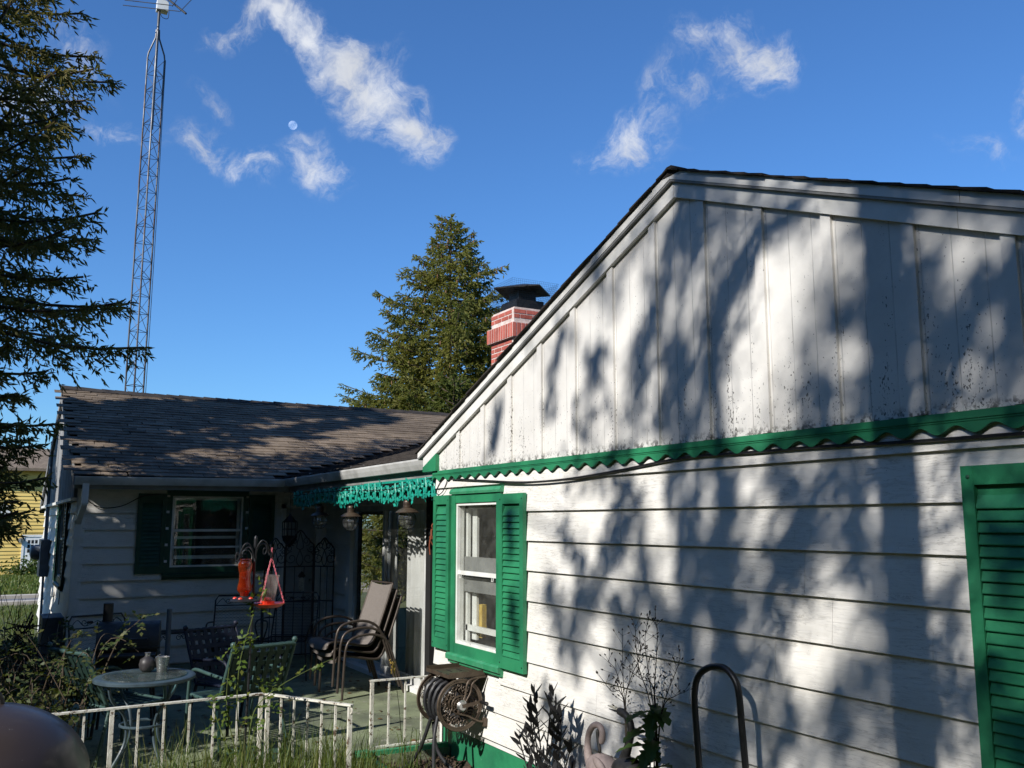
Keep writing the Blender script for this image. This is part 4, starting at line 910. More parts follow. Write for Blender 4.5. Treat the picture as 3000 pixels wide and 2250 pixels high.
# ------------------------------------------------------------------ far left: neighbour's house across the street
def neighbour():
    Y = 58.0; zg = gz(0,58)-.02; root = thing('neighbour_house', 'yellow clapboard house with white door across the street', 'house', (0,Y,zg), local=False)
    f = Fr((0,Y,0), (1,0,0), (0,-1,0))
    dl, dr_ = P(70,1600,Y=Y).x, P(119,1600,Y=Y).x; dt, db = P(95,1573,Y=Y).z, P(95,1668,Y=Y).z
    wl, wr, wt, wb = P(-30,1480,Y=Y).x, P(32,1480,Y=Y).x, P(10,1478,Y=Y).z, P(10,1519,Y=Y).z
    mb = MB(); f.box(mb, -9, 7, zg-1, 4.75, -8, -.05); mb.build('wall', M['yellow'], root)
    for k in range(46):
        z = db + .02 + k*.2
        if z > 4.5: break
        segs = [(-9, 7)]
        for a,b,c,d in ((dl-.1,dr_+.1,db-1,dt+.12),(wl-.1,wr+.1,wb-.1,wt+.1)):
            if z+.2 > c and z < d: segs = [q for s in segs for q in ((s[0],min(s[1],a)),(max(s[0],b),s[1])) if q[1]-q[0] > .01]
        for a,b in segs:
            mb = MB(); mb.prism([f.p(a,zz,w) for w,zz in ((-.05,z),(0.01,z),(-.03,z+.22),(-.05,z+.22))], f.u*(b-a)); mb.build('siding_board', M['yellow'], root)
    mb = MB(); f.box(mb,dl,dr_,db,dt,-.04,.02); d = mb.build('door', M['white_gloss'], root)
    for a,b,c,e in ((dl-.12,dl,db,dt+.12),(dr_,dr_+.12,db,dt+.12),(dl,dr_,dt,dt+.12)):
        mb = MB(); f.box(mb,a,b,c,e,-.04,.05); mb.build('door_trim', M['white_gloss'], d)
    w_ = (dr_-dl)*.66/3; h_ = (dt-db)*.42/3
    for i in range(3):
        for j in range(3):
            mb = MB(); a = dl+(dr_-dl)*.17+i*w_; c = db+(dt-db)*.5+j*h_; f.box(mb,a+.03,a+w_-.03,c+.03,c+h_-.03,.02,.026); mb.build('pane', M['dark'], d)
    for i in range(2):
        mb = MB(); f.box(mb,dl+.14+i*.42,dl+.45+i*.42,db+.15,db+.85,.02,.03); mb.build('door_panel', M['white_gloss'], d)
    mb = MB(); f.box(mb,wl,wr,wb,wt,-.04,.03); w = mb.build('window', M['white_gloss'], root)
    for i in range(2):
        for j in range(2):
            mb = MB(); ww_=(wr-wl-.2)/2; hh_=(wt-wb-.2)/2; f.box(mb,wl+.1+i*ww_+.04,wl+.1+(i+1)*ww_-.04,wb+.1+j*hh_+.04,wb+.1+(j+1)*hh_-.04,.03,.036); mb.build('pane', M['glass'], w)
    p = P(60,1586,Y=Y); mb = MB(); mb.lathe([(.03,-.1),(.12,-.05),(.14,.12),(.04,.2)], (p.x,Y-.15,p.z), 8); mb.build('wall_lamp', M['chrome'], root)
    mb = MB(); mb.prism([(-9.6,Y-.6,4.6),(7.6,Y-.6,4.6),(7.6,Y+4,6.0),(-9.6,Y+4,6.0)], (0,0,.15)); mb.prism([(-9.6,Y+4,6.0),(7.6,Y+4,6.0),(7.6,Y+8.6,4.6),(-9.6,Y+8.6,4.6)], (0,0,.15)); mb.build('roof', M['shingle'], root)
    r2 = thing('shrub', 'small leafy shrub beside the white door of the yellow house', 'shrub', (P(105,1690,Y=Y-2).x, Y-2, gz(0,56)))
    k=1400; C=RNG.normal(size=(k,3))*np.array([.75,.5,.3])+np.array([0,0,.35]); C[:,2]=np.abs(C[:,2]); v,q=leaf_arrays(C,rdir(k),rdir(k),.16,.12); put('foliage', np_mesh('foliage',v,q), M['leaf'], r2)
    mb=MB(); mb.tube([(0,0,-.1),(0,0,.4)],.03,5); mb.build('stem', M['twig'], r2)
neighbour()
# ------------------------------------------------------------------ antenna tower
def tower():
    a = P(393,1146,Y=19.0); b = P(463,84,Y=19.0); zb = -.35; d = (b-a)/(b.z-a.z); base = a + d*(zb-a.z)
    root = thing('antenna_tower', 'slender rusty lattice antenna tower rising behind the wing roof', 'tower', base, local=False)
    R_ = .19; ang = [math.radians(q) for q in (-98, 22, 142)]
    def leg(k, z, r=R_): c = base + d*(z-zb); return c + Vector((math.cos(ang[k])*r, math.sin(ang[k])*r, 0))
    zt = b.z - .62
    for k in range(3):
        mb = MB(); mb.tube([leg(k,zb), leg(k,zt), leg(k,zt+.1,R_*.92), leg(k,zt+.42,.04), leg(k,zt+.6,.03)], .017, 7); mb.build('leg', M['galv'], root, smooth=True)
    n = int((zt-zb)/.36); r=.006
    for i in range(n):
        z = zb + .1 + i*.36
        for k in range(3):
            l = (k+1) % 3
            mb = MB(); mb.tube([leg(k,z), leg(l,z)], r, 4); mb.build('rung', M['galv'], root)
            mb = MB(); mb.tube([leg(k,z), leg(l,z+.36)] if i % 2 else [leg(l,z), leg(k,z+.36)], r, 4); mb.build('brace', M['galv'], root)
    mz = zt + .35; c0 = base + d*(mz-zb); c1 = base + d*(mz+1.0-zb)
    mb = MB(); mb.tube([base+d*(zt-1.6-zb)+Vector((.0,-.05,0)), c0, c1], .028, 8); mb.build('mast', M['galv'], root, smooth=True)
    p = P(474,22,Y=19.0); mb = MB(); mb.box((p.x-.10,p.y-.09,p.z-.09),(p.x+.12,p.y+.09,p.z+.13)); mb.build('rotor_box', M['trim'], root)
    an = MB(); q0 = P(465,-25,Y=19.0); q1 = P(545,40,Y=18.4); an.tube([q0, q1], .022, 6); ao = an.build('antenna_boom', M['iron'], root)
    for (s, e) in (((365,0),(505,16)), ((360,15),(525,33)), ((525,-10),(505,18)), ((566,-6),(527,34)), ((455,-40),(600,-20))):
        mb = MB(); mb.tube([P(*s,Y=18.9), P(*e,Y=18.5)], .009, 5); mb.build('antenna_rod', M['galv'], ao)
    mb = MB(); mb.tube(crv([P(467,30,Y=18.9),P(475,50,Y=18.9),P(492,54,Y=18.9),P(495,30,Y=18.9)],5), .007, 5); mb.tube([leg(1,zb)+Vector((.05,0,0)), leg(1,8.0)+Vector((.04,0,0)), leg(1,zt)+Vector((.02,0,0))], .006, 4); mb.build('feed_cable', M['cable'], root)
tower()
# ------------------------------------------------------------------ moon
def moon():
    m = bpy.data.materials.new('moon_surface'); m.use_nodes = True; g = NT(m.node_tree)
    out = g.node('ShaderNodeOutputMaterial'); df = g.node('ShaderNodeBsdfDiffuse'); tr = g.node('ShaderNodeBsdfTransparent'); ad = g.node('ShaderNodeAddShader')
    n = g.noise(g.node('ShaderNodeTexCoord').outputs['Object'], .9, 4); g.set(df.inputs[0], g.mix(g.ramp(n,.4,.62), (.21,.21,.205), (.10,.105,.115)))
    g.link(df.outputs[0], ad.inputs[0]); g.link(tr.outputs[0], ad.inputs[1]); g.link(ad.outputs[0], out.inputs[0])
    c = ray(858,367).normalized()*1500 + Vector((0,0,EYE)); mb = MB(); mb.ball((0,0,0), 1500*12.0/FPX, 32); o = mb.build('moon', m, None, smooth=True); o.location = c
    tag(o, 'pale half moon in the blue sky below the long cloud', 'moon')
moon()
# ------------------------------------------------------------------ porch: garland, lanterns
def garland():
    root = thing('garland', 'teal plastic scrollwork garland hanging under the porch eave', 'garland', (GX+.06,9.5,2.1), local=False)
    x = GX+.07; y = 7.36; i = 0
    while y < 11.9:
        w = .185; h = .17*(1+.08*math.sin(i*1.7)); zb = 2.005 + .02*math.sin(i*.8) ; mb = MB(); ex, ez = (0,1,0), (0,0,1); r = .0125
        mb.tube(spiral((x,y+.05,zb+h*.78), .05, .012, -1.2, 1.15, ex, ez, 14), r, 5); mb.tube(spiral((x,y+.13,zb+h*.68), .045, .012, 3.6, -1.1, ex, ez, 14), r, 5)
        mb.tube(arc((x+.008,y+w/2,zb+.10), .085, math.pi*1.05, math.pi*1.95, ex, ez, 8), r*1.15, 5)
        mb.tube(crv([(x,y+.01,zb+h),(x+.01,y+.06,zb+.09),(x,y+.02,zb+.02)],4), r, 5); mb.tube(crv([(x,y+w,zb+h),(x-.008,y+w*.8,zb+.10),(x,y+w*.9,zb)],4), r, 5)
        for k in range(11):   # small moulded leaves
            a = random.uniform(0,6.28); p = Vector((x+random.uniform(-.02,.02), y+random.uniform(0,w), zb+random.uniform(-.01,h))); d = Vector((random.uniform(-.5,.5), math.cos(a), math.sin(a)))*.048; n_ = Vector((1,random.uniform(-.3,.3),random.uniform(-.3,.3)))
            s_ = d.cross(n_)     .normalized()*.019; mb.add([p, p+d*.5+s_, p+d, p+d*.5-s_, p+n_*.006+d*.5], [(0,1,4),(1,2,4),(2,3,4),(3,0,4),(3,2,1,0)])
        mb.build('scroll_swag', M['teal'], root, smooth=True); y += w*.985; i += 1
    mb = MB(); mb.tube([(x+.01,7.34,2.188),(x+.01,11.9,2.188)], .005, 5); mb.build('cord', M['teal'], root)
garland()
def globe_lantern(px, py, label, X=GX+.10, s=1.0):
    p = P(px, py, X=X); root = thing('globe_lantern', label, 'lantern', p, group='round glass lanterns under the porch eave')
    r = .086*s
    mb = MB(); mb.ball((0,0,0), r, 20); mb.build('globe', M['globeglass'], root, smooth=True)
    mb = MB(); mb.lathe([(.112*s,.062*s),(.115*s,.068*s),(.075*s,.098*s),(.048*s,.108*s),(.044*s,.112*s)], (0,0,0), 22); mb.build('hood', M['bronze'], root, smooth=40)
    mb = MB(); z = .112*s
    for k in range(4): mb.lathe([(.040*s,z),(.044*s,z+.006*s),(.040*s,z+.012*s)], (0,0,0), 16); z += .0135*s
    mb.lathe([(.040*s,z),(.036*s,z+.012*s),(.02*s,z+.02*s)], (0,0,0), 16); mb.build('collar', M['bronze'], root, smooth=40)
    for k in range(8):
        a = k*math.pi/4; mb = MB(); mb.tube(arc((0,0,0), r*1.05, -math.pi/2+.15, math.pi/2-.75, (math.cos(a),math.sin(a),0), (0,0,1), 10), .0022*s, 4); mb.build('cage_wire', M['iron'], root)
    for zz_ in (0.0, -.05*s):
        rr = math.sqrt((r*1.05)**2-zz_*zz_); mb = MB(); mb.tube(arc((0,0,zz_), rr, 0, 2*math.pi, (1,0,0), (0,1,0), 22)[:-1], .0022*s, 4, closed=True); mb.build('cage_ring', M['iron'], root)
    mb = MB(); mb.lathe([(.012*s,-.03*s),(.014*s,.02*s),(.006*s,.06*s)], (0,0,0), 8); mb.build('bulb', M['chrome'], root, smooth=True)
    mb = MB(); mb.tube(arc((0,0,.175*s), .045*s, -.4, math.pi+.4, (0,1,0), (0,0,1), 10), .003*s, 5); mb.tube([(0,0,.22*s),(0,0,2.2-p.z)], .0025, 4); mb.build('hanger', M['iron'], root)
globe_lantern(1193,1522,'sunlit round glass lantern hanging beside the green shuttered window, nearest of three')
globe_lantern(1027,1531,'round glass lantern in the middle of the three under the garland')
globe_lantern(937,1527,'shaded round glass lantern farthest from the shuttered window, under the dark garland end')
def moroccan(px, py):
    p = P(px, py, Y=12.2); root = thing('candle_lantern', 'slim black pointed candle lantern hanging before the pale porch door', 'lantern', p)
    mb = MB(); mb.lathe([(.005,.20),(.02,.17),(.07,.11),(.10,.085)], (0,0,0), 6); mb.build('roof', M['iron'], root)
    mb = MB(); mb.lathe([(.10,-.10),(.085,-.16),(.04,-.22),(.008,-.25)], (0,0,0), 6); mb.build('base', M['iron'], root)
    for k in range(6):
        a = k*math.pi/3; mb = MB(); mb.tube([(.098*math.cos(a),.098*math.sin(a),-.1),(.098*math.cos(a),.098*math.sin(a),.085)], .006, 5); mb.build('bar', M['iron'], root)
    for z in (-.10,-.01,.085):
        mb = MB(); mb.tube([(.098*math.cos(k*math.pi/3),.098*math.sin(k*math.pi/3),z) for k in range(6)], .006, 4, closed=True); mb.build('band', M['iron'], root)
    mb = MB(); mb.tube([(0,0,.2),(0,0,2.19-p.z)], .004, 4); mb.build('chain', M['iron'], root)
moroccan(849,1548)
# ------------------------------------------------------------------ white flaking railings
def railing(a, b, h, n, label, bottom=True, post0=True, post1=True, z=0.0, fat=()):
    a, b = Vector(a), Vector(b); root = thing('railing', label, 'railing', (a+b)/2, local=False); d = (b-a).normalized()
    mb = MB(); mb.bar(a-d*.02+Vector((0,0,h)), b+d*.02+Vector((0,0,h+0)), .032, .012); mb.build('top_rail', M['rail'], root)
    if bottom: mb = MB(); mb.bar(a+Vector((0,0,.05)), b+Vector((0,0,.05)), .026, .012); mb.build('bottom_rail', M['rail'], root)
    for k in range(n+1):
        p = a.lerp(b, k/n); w = .026 if (k in (0,n) or k in fat) else .0135; j = Vector((random.uniform(-.004,.004),random.uniform(-.004,.004),0))
        mb = MB(); mb.bar(p+Vector((0,0,-.10)), p+j+Vector((0,0,h-.007)), w); mb.build('post' if w > .02 else 'baluster', M['rail'], root)
    if post1: 
        mb = MB(); e = b+Vector((0,0,h-.035)); mb.tube(arc(e+d*.0, .022, math.pi*.6, -math.pi*.45, d, (0,0,1), 8), .006, 5); mb.build('scroll', M['rail'], root)
    return root
railing((.30,6.66,0), (1.76,6.72,0), .60, 9, 'long low white flaking railing in front of the glass-topped table', bottom=False, fat=(3,))
railing((1.80,6.68,0), (2.17,6.03,0), .60, 6, 'short white flaking railing turning toward the viewer from the corner post', bottom=False)
railing((2.735,7.10,0), (3.30,7.085,0), .555, 4, 'short white railing on green timber beside the hose reel')
def edging():
    root = thing('planter_edging', 'green painted timber edging of the planting bed by the steps', 'edging', (2.65,7.0,-.1), local=False)
    for a, b in (((2.63,7.05,-.05),(3.37,7.045,-.05)), ((2.655,7.02,-.06),(2.66,5.2,-.06))):
        mb = MB(); mb.bar(a, b, .045, .17); mb.build('board', M['greenworn'], root)
    mb = MB(); mb.box((2.60,6.98,-.2),(2.70,7.085,.045)); mb.build('post', M['greenworn'], root)
edging()
# ------------------------------------------------------------------ stacked sling chairs
def sling_chair():
    root = thing('sling_chair', '', 'chair', (0,0,0))
    for s in (-1, 1):
        y = .285*s
        mb = MB(); mb.tube(crv([(-.285,y,0),(-.272,y,.30),(-.255,y,.50),(-.20,y,.595),(-.05,y,.632),(.10,y,.620),(.22,y,.55),(.29,y,.40),(.43,y,0)],5), .0135, 8); mb.build('arm_leg', M['chairframe'], root, smooth=True)
        y2 = .245*s
        mb = MB(); mb.tube(crv([(-.34,y2,.375),(-.31,y2,.425),(-.20,y2,.425),(.08,y2,.372),(.17,y2,.40),(.235,y2,.52),(.33,y2,.78),(.405,y2,1.0)],5), .0135, 8); mb.build('side_rail', M['chairframe'], root, smooth=True)
        
        for a_,b_ in (((.18,y2,.405),(.215,y,.55)),((-.262,y,.42),(-.255,y2,.428))): mb = MB(); mb.tube([a_,b_], .010, 6); mb.build('bracket', M['chairframe'], root)
    for a_,b_ in (((-.20,-.245,.42),(-.20,.245,.42)),((.405,-.245,1.0),(.405,.245,1.0))): mb = MB(); mb.tube([a_,b_], .011, 6); mb.build('cross_bar', M['chairframe'], root)
    prof = crv([(-.345,0,.365),(-.318,0,.425),(-.20,0,.432),(.08,0,.375),(.165,0,.40),(.228,0,.52),(.325,0,.78),(.398,0,.995)],4); mb = MB(); n=6
    rows = [[(p.x + .006*(1-(2*k/n-1)**2), -.236+.472*k/n, p.z - .022*(1-(2*k/n-1)**2)) for p in prof] for k in range(n+1)]
    for a, b in zip(rows, rows[1:]): mb.strip(a, b)
    mb.build('sling', M['sling'], root, smooth=True); return root
sc0 = sling_chair()
for k, lb in enumerate(('taupe sling patio chair at the bottom of the stack of three by the sliding door','taupe sling patio chair in the middle of the stack of three','taupe sling patio chair on top of the stack of three, its back sunlit')):
    o = sc0 if k == 0 else copy_tree(sc0)
    o.location = (3.52-.052*k, 9.63, .072*k); o.rotation_euler = (0,0,math.radians(6)); o['label'] = lb; o['group'] = 'stack of sling chairs'
# ------------------------------------------------------------------ wrought iron mesh chairs
def net(mb, p00, p10, p01, p11, nx, ny, r=.0016):
    p00,p10,p01,p11 = map(Vector,(p00,p10,p01,p11))
    f = lambda u,v: p00*(1-u)*(1-v)+p10*u*(1-v)+p01*(1-u)*v+p11*u*v
    for j in range(ny+1):
        pts=[]
        for i in range(nx*2+1):
            v=(j+(.5 if i%2 else 0)*(1 if j%2 else -1))/ny; pts.append(f(i/(nx*2), min(1,max(0,v))))
        mb.tube(pts, r, 3, False)
def mesh_chair():
    root = thing('mesh_chair', '', 'chair', (0,0,0)); W=.27; r=.009
    back = lambda s,t: Vector((s*W*(1-.04*t), .22+.16*t, .44+.50*t))     # front is -y
    mb = MB(); mb.tube([back(-1,0)]+[back(-1,.9)]+[back(-1,.98)+Vector((.03,0,.01)), back(1,.98)+Vector((-.03,0,.01)), back(1,.9), back(1,0)], r, 6)
    mb.tube([back(-1,.78), back(1,.78)], r*.8, 5); mb.tube([back(-1,.02), back(1,.02)], r*.8, 5); mb.build('back_frame', M['iron'], root, smooth=True)
    mb = MB(); net(mb, back(-1,.03), back(1,.03), back(-1,.77), back(1,.77), 13, 21); mb.build('back_mesh', M['iron'], root)
    mb = MB()
    for s in (-1,1):
        mb.tube(spiral(back(s*.45,.88), .035, .008, 0, 1.3*s, (1,0,0), (0,.3,.95), 16), .004, 4); mb.tube(crv([back(s*.95,.8), back(s*.7,.93), back(s*.45,.82), back(0,.9)],5), .004, 4)
        for k in range(3): mb.ball(back(s*.2+.06*k*s,.88), .014, 6, (1,.4,1))
    mb.build('vine_scroll', M['iron'], root)
    mb = MB(); S_=[(-W,-.24,.43),(W,-.24,.43),(W,.22,.43),(-W,.22,.43)]; mb.tube(S_, r, 6, closed=True); mb.build('seat_frame', M['iron'], root)
    mb = MB(); net(mb, S_[0], S_[1], S_[3], S_[2], 13, 18); mb.build('seat_mesh', M['iron'], root)
    for s in (-1,1):
        mb = MB(); mb.tube(crv([(s*W,-.24,.43),(s*(W+.02),-.26,.2),(s*(W+.04),-.30,0)],4), r, 6); mb.build('leg', M['iron'], root, smooth=True)
        mb = MB(); mb.tube(crv([(s*W,.22,.44),(s*(W+.01),.28,.2),(s*(W+.03),.36,0)],4), r, 6); mb.build('leg', M['iron'], root, smooth=True)
        mb = MB(); mb.tube(crv([back(s,.42), (s*(W+.05),.12,.66), (s*(W+.06),-.12,.655), (s*(W+.05),-.25,.60), (s*W,-.24,.43)],5), r, 6); mb.build('arm', M['iron'], root, smooth=True)
    return root
mc0 = mesh_chair()
for k, (px, py, Y, rz, lb) in enumerate(((286,1793,9.55,18,'black wrought-iron mesh chair behind the barrel grill by the downspout'),(700,1752,11.25,-14,'black wrought-iron mesh chair under the wing window, behind the bird feeders'),(873,1752,11.35,-32,'black wrought-iron mesh chair in front of the iron trellis'))):
    o = mc0 if k == 0 else copy_tree(mc0); p = P(px, py, Y=Y); rz = math.radians(rz)
    off = Matrix.Rotation(rz,3,'Z') @ Vector((0,.37,0)); o.location = (p.x-off.x, p.y-off.y, 0); o.rotation_euler = (0,0,rz); o['label'] = lb; o['group'] = 'wrought-iron mesh chairs'
# ------------------------------------------------------------------ strap chairs
def strap_chair(label, loc, rz, tube, strap, group='strap patio chairs'):
    root = thing('strap_chair', label, 'chair', loc, rz, group); W=.275
    bk = lambda s,t: Vector((s*W, .20+.20*t, .38+.44*t))
    for s in (-1,1):
        mb = MB(); mb.tube([bk(s,-.02), bk(s,1.0)], .016, 8); mb.ball(bk(s,1.0)+Vector((0,0,.03)), .024, 10); mb.build('back_post', M[tube], root, smooth=True)
        mb = MB(); mb.tube(crv([(s*(W+.02),-.28,0),(s*(W+.02),-.26,.45),(s*(W+.02),-.2,.60),(s*(W+.02),.05,.60),(s*W,.26,.58)],5), .014, 8); mb.build('arm', M[tube], root, smooth=True)
        mb = MB(); mb.tube([(s*W,.20,.38),(s*(W+.02),.30,0)], .014, 8); mb.build('leg', M[tube], root)
        mb = MB(); mb.tube([(s*W,-.26,.40),(s*W,.20,.38)], .014, 8); mb.build('side_rail', M[tube], root)
    for a_,b_ in ((bk(-1,1.0),bk(1,1.0)),(bk(-1,.06),bk(1,.06)),((-W,-.26,.40),(W,-.26,.40))): mb = MB(); mb.tube([a_,b_], .016, 8); mb.build('cross_bar', M[tube], root)
    for k in range(7):
        x = -W+.05+k*(2*W-.10)/6; mb = MB(); n_=Vector((0,-.91,.41))*.004; e=.021
        a, b = bk(0,.04), bk(0,1.0); mb.hexa([Vector((x-e,a.y,a.z))-n_,Vector((x+e,a.y,a.z))-n_,Vector((x+e,a.y,a.z))+n_,Vector((x-e,a.y,a.z))+n_,Vector((x-e,b.y,b.z+.018))-n_,Vector((x+e,b.y,b.z+.018))-n_,Vector((x+e,b.y,b.z+.018))+n_,Vector((x-e,b.y,b.z+.018))+n_]); mb.build('strap', M[strap], root)
    for k in range(5):
        t = .16+k*.17; mb = MB(); p = bk(-1,t)+Vector((0,-.008,.004)); q = bk(1,t)+Vector((0,-.008,.004)); mb.bar(p, q, .004, .042, (0,.41,.91)); mb.build('strap', M[strap], root)
    for k in range(8):
        y = -.24+k*.06; mb = MB(); mb.box((-W,y,.402),(W,y+.045,.407)); mb.build('strap', M[strap], root)
    return root
def place(px, py, Y, rz, top=(0,.40,.82)):
    p = P(px, py, Y=Y); o = Matrix.Rotation(math.radians(rz),3,'Z') @ Vector((top[0],top[1],0)); return (p.x-o.x, p.y-o.y, 0), math.radians(rz)
l, r = place(775,1912,7.55,196); strap_chair('faded green woven strap chair with its back to the railing', l, r, 'strapteal', 'strapgreen')
l, r = place(618,1850,9.0,25); strap_chair('navy blue woven strap chair between the table and the iron chair', l, r, 'strapblue', 'strapblue')
l, r = place(195,1975,7.95,115); strap_chair('green strap chair half buried in the rose bush at the left', l, r, 'strapteal', 'strapgreen')
# ------------------------------------------------------------------ round table, jar and cup
def table():
    c = (1.055,7.22,0); root = thing('round_table', 'round blue-rimmed glass-topped patio table behind the white railing', 'table', c); z=.70; R_=.345
    mb = MB(); mb.lathe([(R_-.075,z-.008),(R_-.02,z-.022),(R_,z-.012),(R_,z+.004),(R_-.012,z+.014),(R_-.07,z+.008),(R_-.075,z+.0)], (0,0,0), 48); mb.f = [f for f in mb.f if len(f) < 10]; mb.build('rim', M['tabletop'], root, smooth=True)
    mb = MB(); mb.lathe([(R_-.06,z+.010),(R_-.06,z+.018)], (0,0,0), 40); mb.build('glass_top', M['tableglass'], root)
    for k in range(4):
        a = k*math.pi/2+.5; ca, sa = math.cos(a), math.sin(a); mb = MB(); mb.tube(crv([(ca*.29,sa*.29,z-.01),(ca*.26,sa*.26,z-.12),(ca*.15,sa*.15,.45),(ca*.135,sa*.135,.28),(ca*.24,sa*.24,.11),(ca*.33,sa*.33,.0)],5), .011, 7); mb.build('leg', M['tabletop'], root, smooth=True)
    mb = MB(); mb.tube([(.15*math.cos(t*.2618),.15*math.sin(t*.2618),.38) for t in range(24)], .010, 6, closed=True); mb.build('ring', M['tabletop'], root, smooth=True)
    j = P(430,1968,Z=z+.018); root = thing('jar', 'dark round stoneware jar with narrow neck on the glass table', 'jar', j)
    mb = MB(); mb.lathe([(.03,0),(.052,.02),(.058,.055),(.05,.088),(.026,.104),(.020,.112)], (0,0,0), 22); mb.build('body', M['clay'], root, smooth=True)
    mb = MB(); mb.lathe([(.018,.11),(.017,.128),(.023,.136)], (0,0,0), 16); mb.build('neck', M['chrome'], root, smooth=True)
    j = P(474,1967,Z=z+.018); root = thing('tin_cup', 'small shiny tin pail standing right of the dark jar', 'cup', j)
    mb = MB(); mb.lathe([(.034,0),(.048,.10),(.051,.104),(.047,.102),(.033,.004)], (0,0,0), 22); mb.build('body', M['chrome'], root, smooth=40)
    mb = MB(); mb.tube(arc((0,0,.088), .05, 2.2, 4.4, (1,0,0), (0,.6,-.8), 10), .003, 5); mb.build('handle', M['chrome'], root)
table()
# ------------------------------------------------------------------ grill, low stand, pole, trellis
def grill():
    c = P(378,1890,Y=8.85); root = thing('barrel_grill', 'black barrel grill with short chimney behind the glass table', 'grill', (c.x,c.y,0), math.radians(-12)); z=c.z
    def half(a0,a1,L,R_,nm):
        mb = MB(); A=[(-L/2,R_*math.cos(a0+(a1-a0)*i/14),z+R_*math.sin(a0+(a1-a0)*i/14)) for i in range(15)]; mb.prism(A,(L,0,0)); mb.build(nm, M['black'], root, smooth=40)
    half(.0,math.pi,.50,.205,'lid'); half(math.pi+.0,2*math.pi,.49,.20,'firebox')
    mb = MB(); mb.box((-.26,-.225,z-.012),(.26,-.195,z+.006)); mb.build('rim', M['black'], root)
    mb = MB(); mb.tube([(-.16,-.205,z+.07),(-.16,-.25,z+.075),(.16,-.25,z+.075),(.16,-.205,z+.07)], .011, 7); mb.build('handle', M['iron'], root, smooth=True)
    mb = MB(); mb.tube([(-.19,.05,z+.18),(-.19,.05,z+.36)], .042, 12); mb.build('chimney', M['black'], root, smooth=40)
    mb = MB(); mb.box((-.2,-.44,z-.05),(.24,-.225,z-.035)); mb.build('front_shelf', M['black'], root)
    for sx in (-1,1):
        for sy in (-1,1):
            mb = MB(); mb.tube([(sx*.19,sy*.12,z-.15),(sx*.24,sy*.2,0)], .012, 6); mb.build('leg', M['iron'], root)
grill()
def low_stand():
    a = P(468,1853,Y=10.9); b = P(615,1842,Y=11.3); c=(a+b)/2; root = thing('plant_stand', 'low black iron stand with scroll apron below the wing window', 'stand', (c.x,c.y,0)); z=c.z; L=(b-a).length/2
    mb = MB(); mb.box((-L,-.16,z-.015),(L,.16,z)); mb.build('top', M['iron'], root)
    for sx in (-1,1):
        for sy in (-1,1): mb = MB(); mb.tube([(sx*(L-.02),sy*.14,z-.01),(sx*(L-.02),sy*.14,0)], .010, 6); mb.build('leg', M['iron'], root)
    for k in range(4):
        x=-L+.08+k*(2*L-.16)/3; mb = MB(); mb.tube(spiral((x,-.15,z-.055), .035, .008, 0, 1.4, (1,0,0), (0,0,1), 18), .004, 4); mb.tube(spiral((x+.05,-.15,z-.05), .03, .008, math.pi, -1.3, (1,0,0), (0,0,1), 18), .004, 4); mb.build('scroll', M['iron'], root)
    p = P(497,1784,Y=10.2); root = thing('post', 'plain grey upright pole standing before the wing wall', 'post', (p.x,p.y,0)); mb = MB(); mb.tube([(0,0,0),(0,0,p.z)], .026, 10); mb.build('pole', M['metergrey'], root, smooth=40); mb=MB(); mb.lathe([(.16,0),(.16,.03),(.04,.06)],(0,0,0),16); mb.build('base', M['iron'], root)
low_stand()
